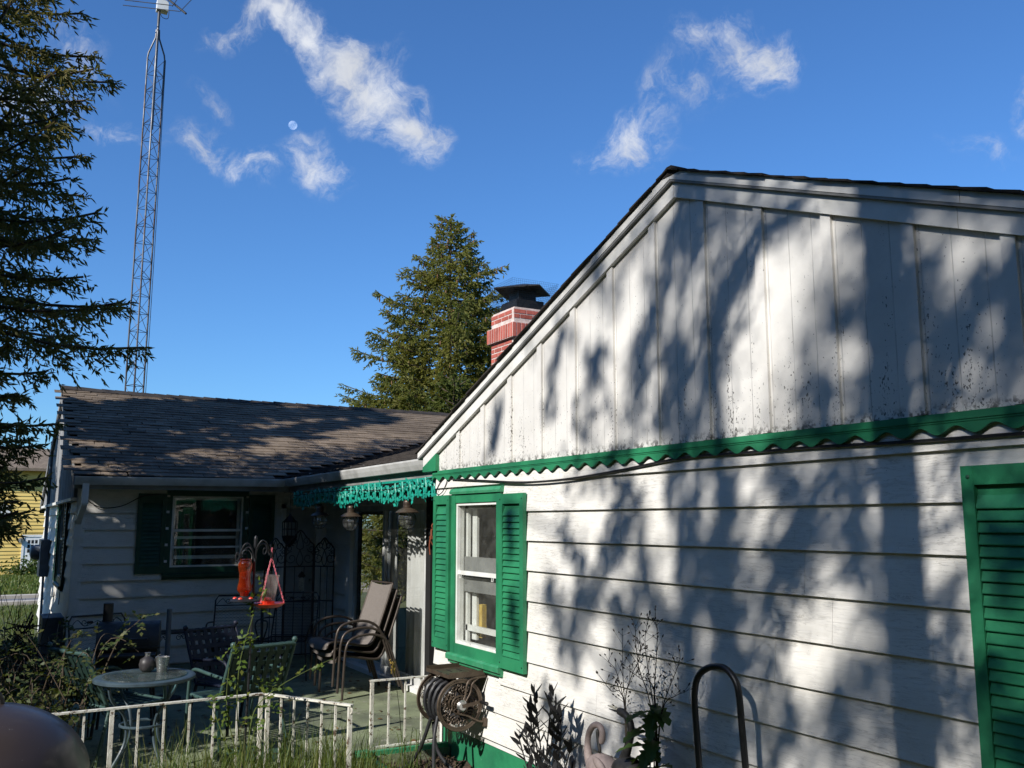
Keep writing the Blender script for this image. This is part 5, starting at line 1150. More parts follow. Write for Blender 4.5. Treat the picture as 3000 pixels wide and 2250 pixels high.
def trellis():
    root = thing('iron_trellis', 'black wrought-iron folding trellis with arched scroll top by the porch door', 'trellis', (3.85,11.9,0), local=False)
    Y = 12.05
    def panel(pa, pb, ztop, zsh, crest):
        a, b = Vector(pa), Vector(pb); d = (b-a); w = d.length; d = d/w; U=Vector((0,0,1)); pn = MB()
        for p in (a,b): pn.tube([p, p+U*zsh], .011, 6)
        for z in (.10,.78,1.22): pn.tube([a+U*z,b+U*z], .008, 5)
        po = pn.build('panel_frame', M['iron'], root)
        mb = MB(); mb.tube(crv([a+U*zsh, a+d*w*.12+U*(zsh+.04), a+d*w*.28+U*(zsh+crest*.55), a+d*w*.5+U*(zsh+crest), a+d*w*.72+U*(zsh+crest*.55), a+d*w*.88+U*(zsh+.04), b+U*zsh],5), .009, 6); mb.build('arch', M['iron'], po)
        for k in (1,2): mb = MB(); mb.tube([a+d*w*k/3+U*.10, a+d*w*k/3+U*1.22], .006, 5); mb.build('bar', M['iron'], po)
        for s in (-1,1):
            c = a+d*w*.5
            mb = MB(); mb.tube(crv([c+U*1.22, c+d*s*.12*w+U*(1.30), c+U*1.43, c-d*s*.12*w+U*(1.43+crest*.25), c+U*(zsh+crest*.9)],6), .005, 5)
            mb.tube(spiral(c+d*s*w*.30+U*1.33, .085, .015, math.pi/2, -1.4*s, d, U, 24), .005, 5); mb.tube(spiral(c+d*s*w*.22+U*(zsh+crest*.25), .06, .012, -math.pi/2, 1.4*s, d, U, 22), .005, 5)
            mb.tube(spiral(c+d*s*w*.40+U*(zsh-.05), .05, .01, math.pi, 1.3*s, d, U, 20), .005, 5); mb.build('scroll', M['iron'], po)
    xa = P(836,1660,Y=Y).x; xb = P(918,1660,Y=Y).x
    panel((xa,Y,0),(xb,Y,0),1.7,1.50,.19); panel((xa-.30,Y-.12,0),(xa-.012,Y-.002,0),1.6,1.45,.14); panel((xb+.012,Y-.002,0),(xb+.20,Y-.24,0),1.6,1.45,.14)
    mb = MB(); q = P(884,1690,Y=Y-.05); root2 = thing('wind_chime', 'small dark heart-shaped wind chime on the iron trellis', 'wind chime', q)
    mb.prism([(-.05,0,.01),(-.03,0,.045),(0,0,.075),(.03,0,.045),(.05,0,.01),(.03,0,-.015),(0,0,-.005),(-.03,0,-.015)], (0,.012,0)); mb.build('heart', M['iron'], root2)
    for k in range(4): mb=MB(); mb.tube([(-.03+.02*k,.005,-.01),(-.03+.02*k,.005,-.16-.02*(k%2))], .005, 5); mb.build('chime_tube', M['chrome'], root2)
    mb=MB(); mb.tube([(0,.005,.075),(0,.005,.2)], .002, 4); mb.build('string', M['iron'], root2)
trellis()
def rust_bracket():
    X, Y = 3.60, 7.62; root = thing('scroll_bracket', 'rusty pink scroll wall bracket peeping past the corner of the near wall', 'bracket', P(1262,1580,Y=Y), local=False)
    q = lambda x,y: P(x,y,Y=Y)
    mb = MB(); mb.tube([q(1264,1553),q(1264,1575)], .008, 6); mb.tube([q(1263,1552),q(1300,1550)], .008, 6); mb.bar(q(1260,1575), q(1300,1573), .02, .03); mb.build('shelf', M['redwood'], root)
    mb = MB(); mb.tube(crv([q(1276,1545),q(1268,1547),q(1265,1540),q(1271,1533),q(1277,1540),q(1274,1544)],4), .005, 5); mb.tube(crv([q(1260,1580),q(1258,1600),q(1260,1625)],4), .006, 5); mb.tube(crv([q(1260,1582),q(1268,1596),q(1282,1612)],4), .006, 5); mb.build('scroll', M['redwood'], root)
rust_bracket()
# ------------------------------------------------------------------ shepherd's hook with two hummingbird feeders
YH = 6.3
def q_(x, y, dy=0): return P(x, y, Y=YH+dy)
def zoomh(x, y): return (640+x/6.38, 1540+y/6.38)
def hook():
    root = thing('feeder_pole', 'dark metal pole with arched double crooks carrying two feeders', 'pole', (1.55,YH,-.1), local=False)
    top = q_(*zoomh(697,350)); bot = q_(712,2250); d = (bot-top); bot = top + d*((top.z+.15)/(top.z-bot.z))
    mb = MB(); mb.tube([top, top.lerp(bot,.5)+Vector((.004,0,0)), bot], .0085, 8); mb.build('pole', M['iron'], root, smooth=True)
    mb = MB(); f = q_(*zoomh(697,310)); mb.lathe([(.006,-.05),(.012,-.035),(.013,-.02),(.012,.01),(.013,.02),(.010,.035),(.003,.045)], f, 10); mb.build('finial', M['iron'], root, smooth=True)
    for pts, dy in (([(655,640),(650,500),(600,380),(540,330),(480,370),(430,470),(400,580),(365,660)],-.02),([(670,600),(650,500),(610,430),(560,405),(500,440),(450,520),(455,600)],.05),([(705,620),(710,500),(760,380),(830,335),(890,380),(930,470),(960,560),(985,590),(990,520),(970,480)],.02),([(690,640),(700,500),(750,360),(830,275),(900,330),(930,420),(955,500)],-.05)):
        mb = MB(); mb.tube(crv([q_(*zoomh(x,y),dy*math.sin(i*.5)) for i,(x,y) in enumerate(pts)],5), .0055, 7); mb.build('crook', M['iron'], root, smooth=True)
    for pts in ([(365,660),(335,670),(320,600),(345,510),(375,510),(378,560)],[(445,530),(470,610),(515,630),(530,570),(515,525),(480,540)],[(900,380),(905,450),(880,520),(845,530),(830,470),(860,420),(880,430)],[(985,590),(995,500),(985,430),(975,380),(972,350)]):
        mb = MB(); mb.tube(crv([q_(*zoomh(x,y),.01) for x,y in pts],5), .0045, 6); mb.build('curl', M['iron'], root, smooth=True)
    # red glass bottle feeder
    c = q_(*zoomh(475,1395)); root = thing('hummingbird_feeder', 'red ribbed glass bottle feeder hanging from the left crook', 'feeder', c)
    k = 1/6.38*(YH*1.16)/FPX   # metres per zoom pixel at the pole
    H = lambda y: (1395-y)*k
    mb = MB(); pr = [(62,1330),(70,1290),(112,1240),(108,1190),(88,1100),(86,1000),(106,900),(112,850),(98,805),(84,790),(92,775),(84,760)]; mb.lathe([(r*k,H(y)) for r,y in pr], (0,0,0), 22); mb.build('bottle', M['redglass'], root, smooth=True)
    mb = MB(); pr = [(50,1325),(58,1290),(98,1240),(94,1190),(76,1100),(74,1000),(80,960)]; mb.lathe([(r*k,H(y)) for r,y in pr], (0,0,0), 18); mb.build('nectar', M['redglass'], root, smooth=True)
    mb = MB(); mb.lathe([(60*k,H(1420)),(200*k,H(1412)),(222*k,H(1400)),(180*k,H(1378)),(70*k,H(1345)),(60*k,H(1330))], (0,0,0), 30); mb.build('base_dish', M['iron'], root, smooth=40)
    for i in range(5):
        a=i*1.2566+.3; mb = MB(); mb.lathe([(.002,.012),(.014,.006),(.016,0)], (135*k*math.cos(a),135*k*math.sin(a),H(1368)), 7); mb.build('flower_port', M['redplastic'], root)
    mb = MB(); mb.tube(crv([(-82*k,0,H(790)),(-85*k,0,H(700)),(-50*k,0,H(650)),(0,0,H(625)),(60*k,0,H(650)),(95*k,0,H(720)),(84*k,0,H(790))],4), .0022, 5); mb.build('bail_wire', M['chrome'], root)
    # red dish feeder on chains
    c = q_(*zoomh(930,1480)); root = thing('hummingbird_feeder', 'bright red dish feeder with clear bottle hung on three pink chains', 'feeder', c); H = lambda y: (1480-y)*k; X_ = lambda x: (x-930)*k
    mb = MB(); mb.lathe([(150*k,H(1522)),(215*k,H(1490)),(250*k,H(1462)),(252*k,H(1450)),(235*k,H(1455)),(90*k,H(1462))], (0,0,0), 30); mb.build('dish', M['redplastic'], root, smooth=40)
    mb = MB(); mb.lathe([(105*k,H(1470)),(105*k,H(1420)),(60*k,H(1410)),(56*k,H(1375)),(40*k,H(1370))], (-10*k,0,0), 22); mb.build('cap', M['redplastic'], root, smooth=40)
    mb = MB(); mb.hexa([Vector(p) for p in ((X_(840),-.03,H(1400)),(X_(1010),-.03,H(1410)),(X_(1010),.03,H(1410)),(X_(840),.03,H(1400)),(X_(880),-.03,H(1010)),(X_(1075),-.03,H(1020)),(X_(1075),.03,H(1020)),(X_(880),.03,H(1010)))]); mb.build('bottle', M['cloudyglass'], root)
    ap = Vector((X_(955),0,H(600))); kn = Vector((X_(955),0,H(735)))
    def chain(a, b, nm='chain'):
        a, b = Vector(a), Vector(b); L=(b-a).length; n=max(3,int(L/.0135)); d=(b-a)/n; mb = MB(); u=d.normalized(); s1=u.orthogonal().normalized(); s2=u.cross(s1)
        for i in range(n):
            cc=a+d*(i+.5); sv=s1 if i%2 else s2; l_=d.length*.68; mb.tube([cc+u*(l_*math.cos(t*.785))+sv*(.0048*math.sin(t*.785)) for t in range(8)], .0017, 4, closed=True)
        mb.build(nm, M['pinkchain'], root)
    chain(ap, kn); chain(kn, (X_(780),-.05,H(1440))); chain(kn, (X_(850),.085,H(1450))); chain(kn, (X_(1170),-.02,H(1465)))
    b = q_(*zoomh(860,1290), -.06); root = thing('hummingbird', 'tiny olive hummingbird perched at the left of the red dish feeder', 'bird', b)
    mb = MB(); ax=Vector((.25,-.1,.95)).normalized(); mb.lathe([(.0005,-.045),(.005,-.028),(.011,-.012),(.0125,.002),(.0105,.014),(.007,.021),(.0088,.027),(.0092,.033),(.0065,.040),(.0018,.044),(.0008,.050)], (0,0,0), 10, ax)
    mb.tube([ax*.036, ax*.036+Vector((.026,-.004,.0))], [.0016,.0005], 5); mb.build('body', M['greenstem'], root, smooth=True)
    for s in (-1,1): mb=MB(); mb.prism([ax*.018+Vector((-.004,s*.009,0)), ax*.004+Vector((-.008,s*.013,0)), ax*(-.034)+Vector((-.013,s*.007,0)), ax*(-.012)+Vector((-.003,s*.011,0))], (.0012,0,0)); mb.build('wing', M['clay'], root)
hook()
# ------------------------------------------------------------------ hose reel on the wall
def hose_reel():
    root = thing('hose_reel', 'bronze wall-mounted hose reel with scrollwork discs and coiled black hose', 'hose reel', (3.2,6.55,.45), local=False)
    c1 = Vector((3.150,6.37,.452)); c2 = Vector((3.160,6.76,.455)); R_=.182; EX, EZ = Vector((1,0,0)), Vector((0,0,1))
    def disc(c, nm):
        mb = MB()
        for rr, tr in ((R_,.0085),(R_*.90,.006)): mb.tube(arc(c,rr,0,2*math.pi,EX,EZ,40)[:-1], tr, 6, closed=True)
        A=arc(c,R_*.985,0,2*math.pi,EX,EZ,40); B=arc(c,R_*.91,0,2*math.pi,EX,EZ,40)
        for dy in (-.004,.004): mb.strip([p+Vector((0,dy,0)) for p in A],[p+Vector((0,dy,0)) for p in B])
        d = mb.build(nm, M['bronze'], root, smooth=True)
        mb = MB(); mb.tube(arc(c,.066,0,2*math.pi,EX,EZ,24)[:-1], .006, 6, closed=True); mb.tube(arc(c,.045,0,2*math.pi,EX,EZ,24)[:-1], .005, 6, closed=True)
        for k in range(10): a=k*.628; v=EX*math.cos(a)+EZ*math.sin(a); mb.tube([c+v*.03,c+v*.064], .006, 5)
        mb.lathe([(.034,-.012),(.034,.012)], c, 16, (0,1,0)); mb.build('hub', M['bronze'], d, smooth=40)
        for k in range(6):
            a=k*math.pi/3+.2; v=EX*math.cos(a)+EZ*math.sin(a); t=Vector((-v.z,0,v.x)); cc=c+v*.112; mb = MB()
            for s,u in ((1,0),(-1,0),(0,1),(0,-1)): mb.tube(arc(cc+v*(.014*s)+t*(.014*u), .013, 0, 6.283, v if s else t, t if s else v, 10)[:-1], .0028, 4, closed=True)
            mb.tube(spiral(cc+t*.045+v*.012, .024, .006, a, 1.3, EX, EZ, 16), .003, 4); mb.tube(spiral(cc-t*.045+v*.012, .024, .006, a, -1.3, EX, EZ, 16), .003, 4)
            mb.tube(crv([c+v*.066,c+v*.08+t*.02,c+v*.10+t*.045,c+v*.13+t*.03,c+v*.165+t*.045],4), .003, 4); mb.tube(crv([c+v*.066,c+v*.08-t*.02,c+v*.10-t*.045,c+v*.13-t*.03,c+v*.165-t*.045],4), .003, 4); mb.build('scrollwork', M['bronze'], d, smooth=True)
        return d
    disc(c1,'front_disc'); disc(c2,'back_disc')
    mb = MB(); mb.tube([c1+Vector((0,.01,0)),c2], .05, 14); mb.build('drum', M['bronze'], root, smooth=40)
    mb = MB(); pts=[]; n=150
    for i in range(n): f=i/(n-1); a=f*2*math.pi*9; y=.03+.32*abs(((f*2.0)%2)-1); r=.112+.048*f+.006*math.sin(i*1.1); pts.append(c1.lerp(c2,y/.39)+EX*(r*math.cos(a))+EZ*(r*math.sin(a)))
    mb.tube(pts, .0155, 7); mb.build('hose_coil', M['hose'], root, smooth=True)
    for pts in ([(3.03,6.50,.36),(2.985,6.46,.22),(2.965,6.42,.02),(2.95,6.38,-.10)],[(3.05,6.62,.30),(3.06,6.58,.12),(3.12,6.5,0.0),(3.2,6.40,-.07)],[(3.02,6.6,.33),(2.98,6.7,.1),(2.92,6.78,-.03),(2.82,6.8,-.06)]):
        mb = MB(); mb.tube(crv(pts,6), .0145, 8); mb.build('hose_tail', M['hose'], root, smooth=True)
    # tray and wall brackets
    mb = MB(); x0_,x1_,y0_,y1_,z=3.06,3.355,6.37,6.78,.655
    mb.box((x0_,y0_,z),(x1_,y1_,z+.004))
    for a,b in (((x0_,y0_-.004,z-.008),(x1_,y0_,z+.035)),((x0_,y1_,z-.008),(x1_,y1_+.004,z+.035)),((x0_-.004,y0_,z-.008),(x0_,y1_,z+.02)),((x1_,y0_,z-.01),(x1_+.004,y1_,z+.05))): mb.box(a,b)
    mb.build('tray', M['bronze'], root)
    for i in range(3):
        for j in range(2): mb = MB(); mb.box((x0_+.04+.085*i,y0_+.06+.17*j,z+.0045),(x0_+.052+.085*i,y0_+.15+.17*j,z+.006)); mb.build('tray_slot', M['dark'], root)
    for y in (6.352, 6.79):
        mb = MB(); mb.tube(crv([(3.36,y,.645),(3.24,y,.635),(3.20,y,.60),(3.185,y,.52),(3.155,y,.46)],5), .007, 6); mb.tube(crv([(3.30,y,.64),(3.245,y,.60),(3.225,y,.53),(3.17,y,.45)],5), .006, 6)
        mb.tube(crv([(3.15,y,.45),(3.13,y,.40),(3.20,y,.375),(3.29,y,.33),(3.36,y,.315)],5), .009, 6); mb.box((3.335,y-.012,.285),(3.363,y+.012,.345)); mb.build('wall_bracket', M['bronze'], root, smooth=True)
    mb = MB(); mb.lathe([(.03,-.03),(.042,-.018),(.03,0)], c1+Vector((0,-.02,0)), 14, (0,1,0)); mb.build('axle_plate', M['chrome'], root, smooth=40)
    mb = MB(); mb.bar(c1+Vector((0,-.055,0)), c1+Vector((.145,-.06,.02)), .014, .024, (0,0,1)); cr = mb.build('crank', M['bronze'], root)
    mb = MB(); mb.lathe([(.010,0),(.014,-.02),(.013,-.07),(.016,-.10),(.008,-.112)], c1+Vector((.145,-.055,.02)), 12, (0,1,0)); mb.build('crank_handle', M['rubber'], cr, smooth=True)
hose_reel()
# ------------------------------------------------------------------ black hoop, metal plant, flamingos
def hoop():
    q = lambda x,y: P(2000+x/2.765, 1650+y/2.765, X=3.20); root = thing('metal_hoop', 'tall bent black pipe hoop standing against the white wall', 'hoop', (3.2,3.7,-.12), local=False)
    a, b = q(135,1659), q(510,1659); pts = crv([q(135,1659),q(110,1330),q(96,1080),q(120,930),(q(195,853)),q(290,838),q(365,868),q(430,960),q(458,1080),q(480,1330),q(510,1659)],6)
    pts = [Vector((3.2,a.y+.03,-.15))]+pts+[Vector((3.2,b.y-.03,-.15))]; mb = MB(); mb.tube(pts, .0165, 10); mb.build('pipe', M['rubber'], root, smooth=True)
    mb = MB()
    for y in (a.y+.03, b.y-.03): mb.lathe([(.05,-.13),(.05,-.115),(.02,-.10)], (3.2,y,0), 12)
    for y in (a.y+.03, b.y-.03): m2 = MB(); m2.lathe([(.05,-.13),(.05,-.115),(.02,-.10)], (3.2,y,0), 12); m2.build('foot', M['rubber'], root)
hoop()
def metal_plant():
    b = Vector((3.13,5.12,-.1)); root = thing('metal_plant', 'dark metal leafy plant sculpture between the hose reel and the flamingos', 'sculpture', b)
    lm = MB(); L=.088; W=.018; n=5; A=[(0,0,0)]+[(W*math.sin(math.pi*(i/n)**.85),0,L*i/n) for i in range(1,n)]+[(0,0,L)]; B=[(-x,0,z) for x,_,z in A[1:-1]][::-1]; lm.prism([(x,y-.0015,z) for x,y,z in A+B],(0,.003,0)); me=lm.mesh('leaf'); me.materials.append(M['black_or_shaded'])
    rs = random.Random(4)
    for k in range(11):
        f = -1+2*k/10; h = .84*(1-.42*abs(f)**1.4)+rs.uniform(-.05,.05); pts = crv([(f*.03*.3,f*.08,0),(f*.03,f*.22,h*.45),(rs.uniform(-.04,.04),f*.33+rs.uniform(-.03,.03),h)],6)
        mb = MB(); mb.tube(pts, .005, 5); st = mb.build('stem', M['black_or_shaded'], root, smooth=True)
        for i in range(4, len(pts)):
            for s in (-1,1):
                if rs.random() < .12: continue
                put('leaf', me, None, st, loc=pts[i], rot=(s*rs.uniform(-.9,-.35), rs.uniform(-.5,.5), math.pi/2+rs.uniform(-.9,.9)))
        put('leaf', me, None, st, loc=pts[-1]-Vector((0,0,.02)), rot=(0,0,math.pi/2+rs.uniform(-.5,.5)))
metal_plant()
def flamingos():
    z = lambda x,y,X=3.10: P(1700+x/3.687, 1800+y/3.687, X=X)
    def body(root, neck, rr, mat, head_to, beak, bodyc, bodyr, tail):
        mb = MB(); mb.tube(neck, rr, 10); mb.build('neck', M[mat], root, smooth=True)
    # pale one, head turned down
    root = thing('flamingo_statue', 'faded pink flamingo garden statue with its neck curled down', 'statue', (3.1,4.55,-.1), local=False)
    nk = crv([z(175,1760),z(130,1659),z(90,1530),(z(80,1400)),z(92,1290),z(130,1215),z(180,1192),z(222,1225),z(240,1290),z(237,1350)],5)
    mb = MB(); n=len(nk); mb.tube(nk, [.040-.022*min(1,i/(n*.35)) for i in range(n)], 10); mb.build('neck', M['pink'], root, smooth=True)
    mb = MB(); mb.tube([z(240,1300),z(236,1350),z(228,1390)], [.017,.020,.014], 10); mb.build('head', M['pink'], root, smooth=True)
    mb = MB(); mb.tube(crv([z(186,1240),z(190,1330),z(205,1430),z(212,1500)],4), [.004]+[.010]*11+[.003], 8); mb.build('bill', M['black_or_shaded'], root, smooth=True)
    c = z(250,1640); mb = MB(); mb.ball((0,0,0), .10, 18, (.75,1.45,.85)); mb.v=[tuple(Vector(p)+c+Vector((0,0,-.02))) for p in mb.v]; mb.build('body', M['pink'], root, smooth=True)
    for k in range(3): mb = MB(); mb.ball((0,0,0), .055, 12, (.35,1.3,.5)); mb.v=[tuple(Matrix.Rotation(.5,3,'X')@Vector(p)+c+Vector((-.06,-.05-.03*k,.02-.03*k))) for p in mb.v]; mb.build('wing_feather', M['pink'], root, smooth=True)
    for s in (-1,1): mb = MB(); mb.tube([c+Vector((.02*s,.02*s,-.08)),(c.x+.02*s,c.y+.03*s,-.12)], .005, 6); mb.build('leg', M['iron'], root)
    # beak raised; black colour stands in for the shade on it
    root = thing('flamingo_statue', 'flamingo garden statue painted black for shade, its pale beak raised to the left', 'statue', (3.1,4.25,-.1), local=False)
    nk = crv([z(470,1800),z(450,1659),z(480,1540),z(520,1420),z(545,1300),z(545,1200),z(515,1120),z(465,1065),z(420,1045)],5); n=len(nk)
    mb = MB(); mb.tube(nk, [.042-.022*min(1,i/(n*.4)) for i in range(n)], 10); mb.build('neck', M['black_or_shaded'], root, smooth=True)
    mb = MB(); mb.tube([z(500,1100),z(455,1060),z(410,1035)], [.016,.024,.013], 10); mb.build('head', M['black_or_shaded'], root, smooth=True)
    mb = MB(); mb.tube([z(420,1030),z(370,1005),z(300,985)], [.011,.009,.003], 8); mb.build('bill', M['beak'], root, smooth=True); mb = MB(); mb.tube([z(420,1045),z(370,1040),z(310,1020)], [.009,.006,.002], 8); mb.build('bill', M['black_or_shaded'], root, smooth=True)
    c = z(540,1720); mb = MB(); mb.ball((0,0,0), .10, 18, (.75,1.45,.85)); mb.v=[tuple(Vector(p)+c) for p in mb.v]; mb.build('body', M['black_or_shaded'], root, smooth=True)
    for s in (-1,1): mb = MB(); mb.tube([c+Vector((.02*s,.02*s,-.08)),(c.x+.02*s,c.y+.03*s,-.12)], .005, 6); mb.build('leg', M['iron'], root)
flamingos()
# ------------------------------------------------------------------ kettle grill at the lower left
def kettle():
    root = thing('kettle_grill', 'large brown enamelled domed kettle grill in the bottom left corner', 'grill', (.03,3.6,-.12)); z0=1.07; R_=.335
    mb = MB(); mb.lathe([(R_*math.cos(a), z0+.255*math.sin(a)) for a in np.linspace(0.0, math.pi/2-.02, 16)], (0,0,0), 48); mb.build('lid', M['brownlid'], root, smooth=True)
    mb = MB(); mb.lathe([(R_+.002,z0-.018),(R_+.010,z0-.012),(R_+.010,z0+.004),(R_+.001,z0+.010)], (0,0,0), 48); mb.build('rim', M['black'], root, smooth=40)
    mb = MB(); mb.lathe([(R_*math.cos(a), z0-.02-.27*math.sin(a)) for a in np.linspace(math.pi/2-.05, 0.0, 14)], (0,0,0), 40); mb.build('bowl', M['brownlid'], root, smooth=True)
    mb = MB(); mb.tube(arc((0,0,z0+.25), .05, 0, math.pi, (1,0,0), (0,0,1), 10), .010, 7); mb.build('handle', M['black'], root, smooth=True)
    for k in range(3): a=k*2.094+.6; mb = MB(); mb.tube([(.16*math.cos(a),.16*math.sin(a),z0-.24),(.33*math.cos(a),.33*math.sin(a),0)], .012, 7); mb.build('leg', M['chrome'], root)
kettle()
# ------------------------------------------------------------------ plants
def stems_and_leaves(root, stems, leafspec, stem_mat, leaf_mat_, r=.0035, leaf_name='leaves'):
    """stems: list of point lists; leafspec(i, p, d) -> list of (pos, dir, normal, L, W)"""
    C=[];D=[];N=[];L=[];W=[]
    for s in stems:
        q = crv(s, 6); n=len(q); mb = MB(); mb.tube(q, [r*(1-.75*i/n) for i in range(n)], 5, False); mb.build('stem', M[stem_mat], root, smooth=True)
        for i in range(1, n):
            for (p,d,nn,l,w) in leafspec(i/n, q[i], (q[i]-q[i-1]).normalized()): C.append(tuple(p));D.append(tuple(d));N.append(tuple(nn));L.append(l);W.append(w)
    if C:
        v,qd = leaf_arrays(C,D,N,np.array(L),np.array(W),.18); put(leaf_name, np_mesh(leaf_name,v,qd), M[leaf_mat_], root)
def rv(s=1.0): return Vector((random.gauss(0,s),random.gauss(0,s),random.gauss(0,s)))
def roseleaf(dens, L=.045, t0=.15):
    def f(t, p, d):
        o=[]
        if t < t0 or random.random() > dens: return o
        side = (d.cross(Vector((0,0,1)))+rv(.5)).normalized(); st = p+side*random.uniform(.02,.05)
        ax = (side+Vector((0,0,random.uniform(-.3,.5)))+rv(.2)).normalized(); s2 = ax.cross(Vector((0,0,1))+rv(.2)).normalized(); nn = (Vector((-.35,-.25,.8))+rv(.4))
        for k,(a,b) in enumerate(((0,1),(0,-1),(.035,1),(.035,-1),(.06,0))): o.append((st+ax*a, (ax*.6+s2*b).normalized(), nn+rv(.15), L*random.uniform(.75,1.2), L*.62))
        return o
    return f
def rose_vine():
    root = thing('rose_vine', 'arching green rose canes climbing around the feeder pole', 'plant', P(716,2240,Y=6.25), local=False); q = lambda x,y,dy=0: P(x,y,Y=6.28+dy)
    o = Vector(root.location)
    st = [[q(715,2260),q(695,2100,.03),q(700,1960),q(718,1880),(q(738,1815)),q(752,1765),q(770,1735)],[q(722,2250),q(735,2120),q(760,2060),q(820,2010,-.02),q(880,1975),q(940,1945),q(975,1930,-.04)],[q(700,2240),q(665,2080),q(672,1950),q(690,1880)],[q(720,2240),q(752,2120,-.05),q(785,2060),q(800,2010)],[q(690,2260),q(640,2120,.1),q(610,2040,.1)]]
    st = [[p-o for p in s] for s in st]; root['_local']=1
    stems_and_leaves(root, st, roseleaf(.55,.040), 'greenstem', 'roseleaf', .0042)
    root = thing('rose_bush', 'tangled dark rose bush left of the glass table', 'bush', (.30,7.9,-.1)); o=Vector(root.location); st=[]
    for k in range(95):
        a=random.uniform(0,6.28); r=random.uniform(.3,.85); h=random.uniform(.45,1.15); b=Vector((random.uniform(-.4,.35),random.uniform(-.5,.5),0)); e=b+Vector((r*math.cos(a)*.62,r*math.sin(a),h*.8))
        st.append([b, b.lerp(e,.5)+Vector((0,0,h*.45)), e+Vector((0,0,random.uniform(-.2,.1)))])
    P1=[P(285,2010,Y=7.6)-o,P(345,1880,Y=7.5)-o,P(400,1825,Y=7.45)-o,P(425,1805,Y=7.45)-o]; st.append(P1); st.append([P(150,2000,Y=7.6)-o,P(200,1890,Y=7.6)-o,P(232,1848,Y=7.6)-o]); st.append([P(190,2050,Y=7.4)-o,P(120,1920,Y=7.4)-o,P(75,1855,Y=7.4)-o])
    stems_and_leaves(root, st, roseleaf(.85,.044,.1), 'twig', 'bushleaf', .005)
rose_vine()
def bushes():
    def blob_bush(name,label,loc,sx,sy,sz,n,mat,L=.05,stems=14):
        root = thing(name,label,'bush',loc); 
        mb=MB()
        for k in range(stems): a=random.uniform(0,6.28); mb.tube([(0,0,-.05),(sx*.5*math.cos(a),sy*.5*math.sin(a),sz*.6),(sx*.9*math.cos(a),sy*.9*math.sin(a),sz*random.uniform(.7,1.2))],[.008,.005,.002],4,False)
        mb.build('stems', M['twig'], root)
        d=rdir(n); u=RNG.uniform(.2,1,n)**.5; C=d*u[:,None]*np.array([sx,sy,sz]); C[:,2]=np.abs(C[:,2]); v,q=leaf_arrays(C,rdir(n)+np.array([0,0,.2]),rdir(n)+np.array([0,0,1.]),RNG.uniform(.6,1.3,n)*L,RNG.uniform(.6,1.2,n)*L*.6); put('foliage', np_mesh('foliage',v,q), M[mat], root)
    blob_bush('bush','low dark leafy bush beneath the brush pile at the left edge',(.05,8.9,-.1),.55,.8,.72,2600,'bushleaf')
    blob_bush('bush','dark bush in front of the railing beside the kettle grill',(.12,6.1,-.1),.42,.5,.55,2200,'bushleaf')
    # brush pile: heap of cut branches by the wing corner
    root = thing('brush_pile','heap of dark cut branches by the corner of the wing','brush pile',(.42,11.6,-.12)); mb=MB()
    for k in range(260):
        a=random.uniform(0,6.28); r=random.uniform(0,.55); z=.95*max(0,1-r/.62)*random.random()+.02; p=Vector((r*math.cos(a)*.7,r*math.sin(a)*1.2,z)); d=Vector((random.gauss(0,1)*.6,random.gauss(0,1),random.gauss(.1,.45))).normalized()*random.uniform(.2,.5); mb.tube([p-d/2,p+rv(.02),p+d/2],[.009,.007,.004],4,False)
    o=mb.build('branches', M['deadstem'], root); o['kind']='stuff'
    # bare stalks against the lawn
    root = thing('dry_stalks','thin bare stalks standing before the sunlit lawn at the left edge','plant',(.1,10.4,-.1)); mb=MB()
    for k in range(34):
        x=random.uniform(-.35,.42); y=random.uniform(-.6,.6); h=random.uniform(.7,1.35); mb.tube(crv([(x,y,0),(x+random.gauss(0,.04),y,h*.5),(x+random.gauss(0,.09),y+random.gauss(0,.05),h)],3),[.0035]*4+[.003,.0025,.0015],4,False)
        for j in range(3): f=random.uniform(.5,.95); mb.tube([(x,y,h*f),(x+random.gauss(0,.07),y,h*f+.1)],[.002,.001],3,False)
    mb.build('stalks', M['deadstem'], root)
bushes()
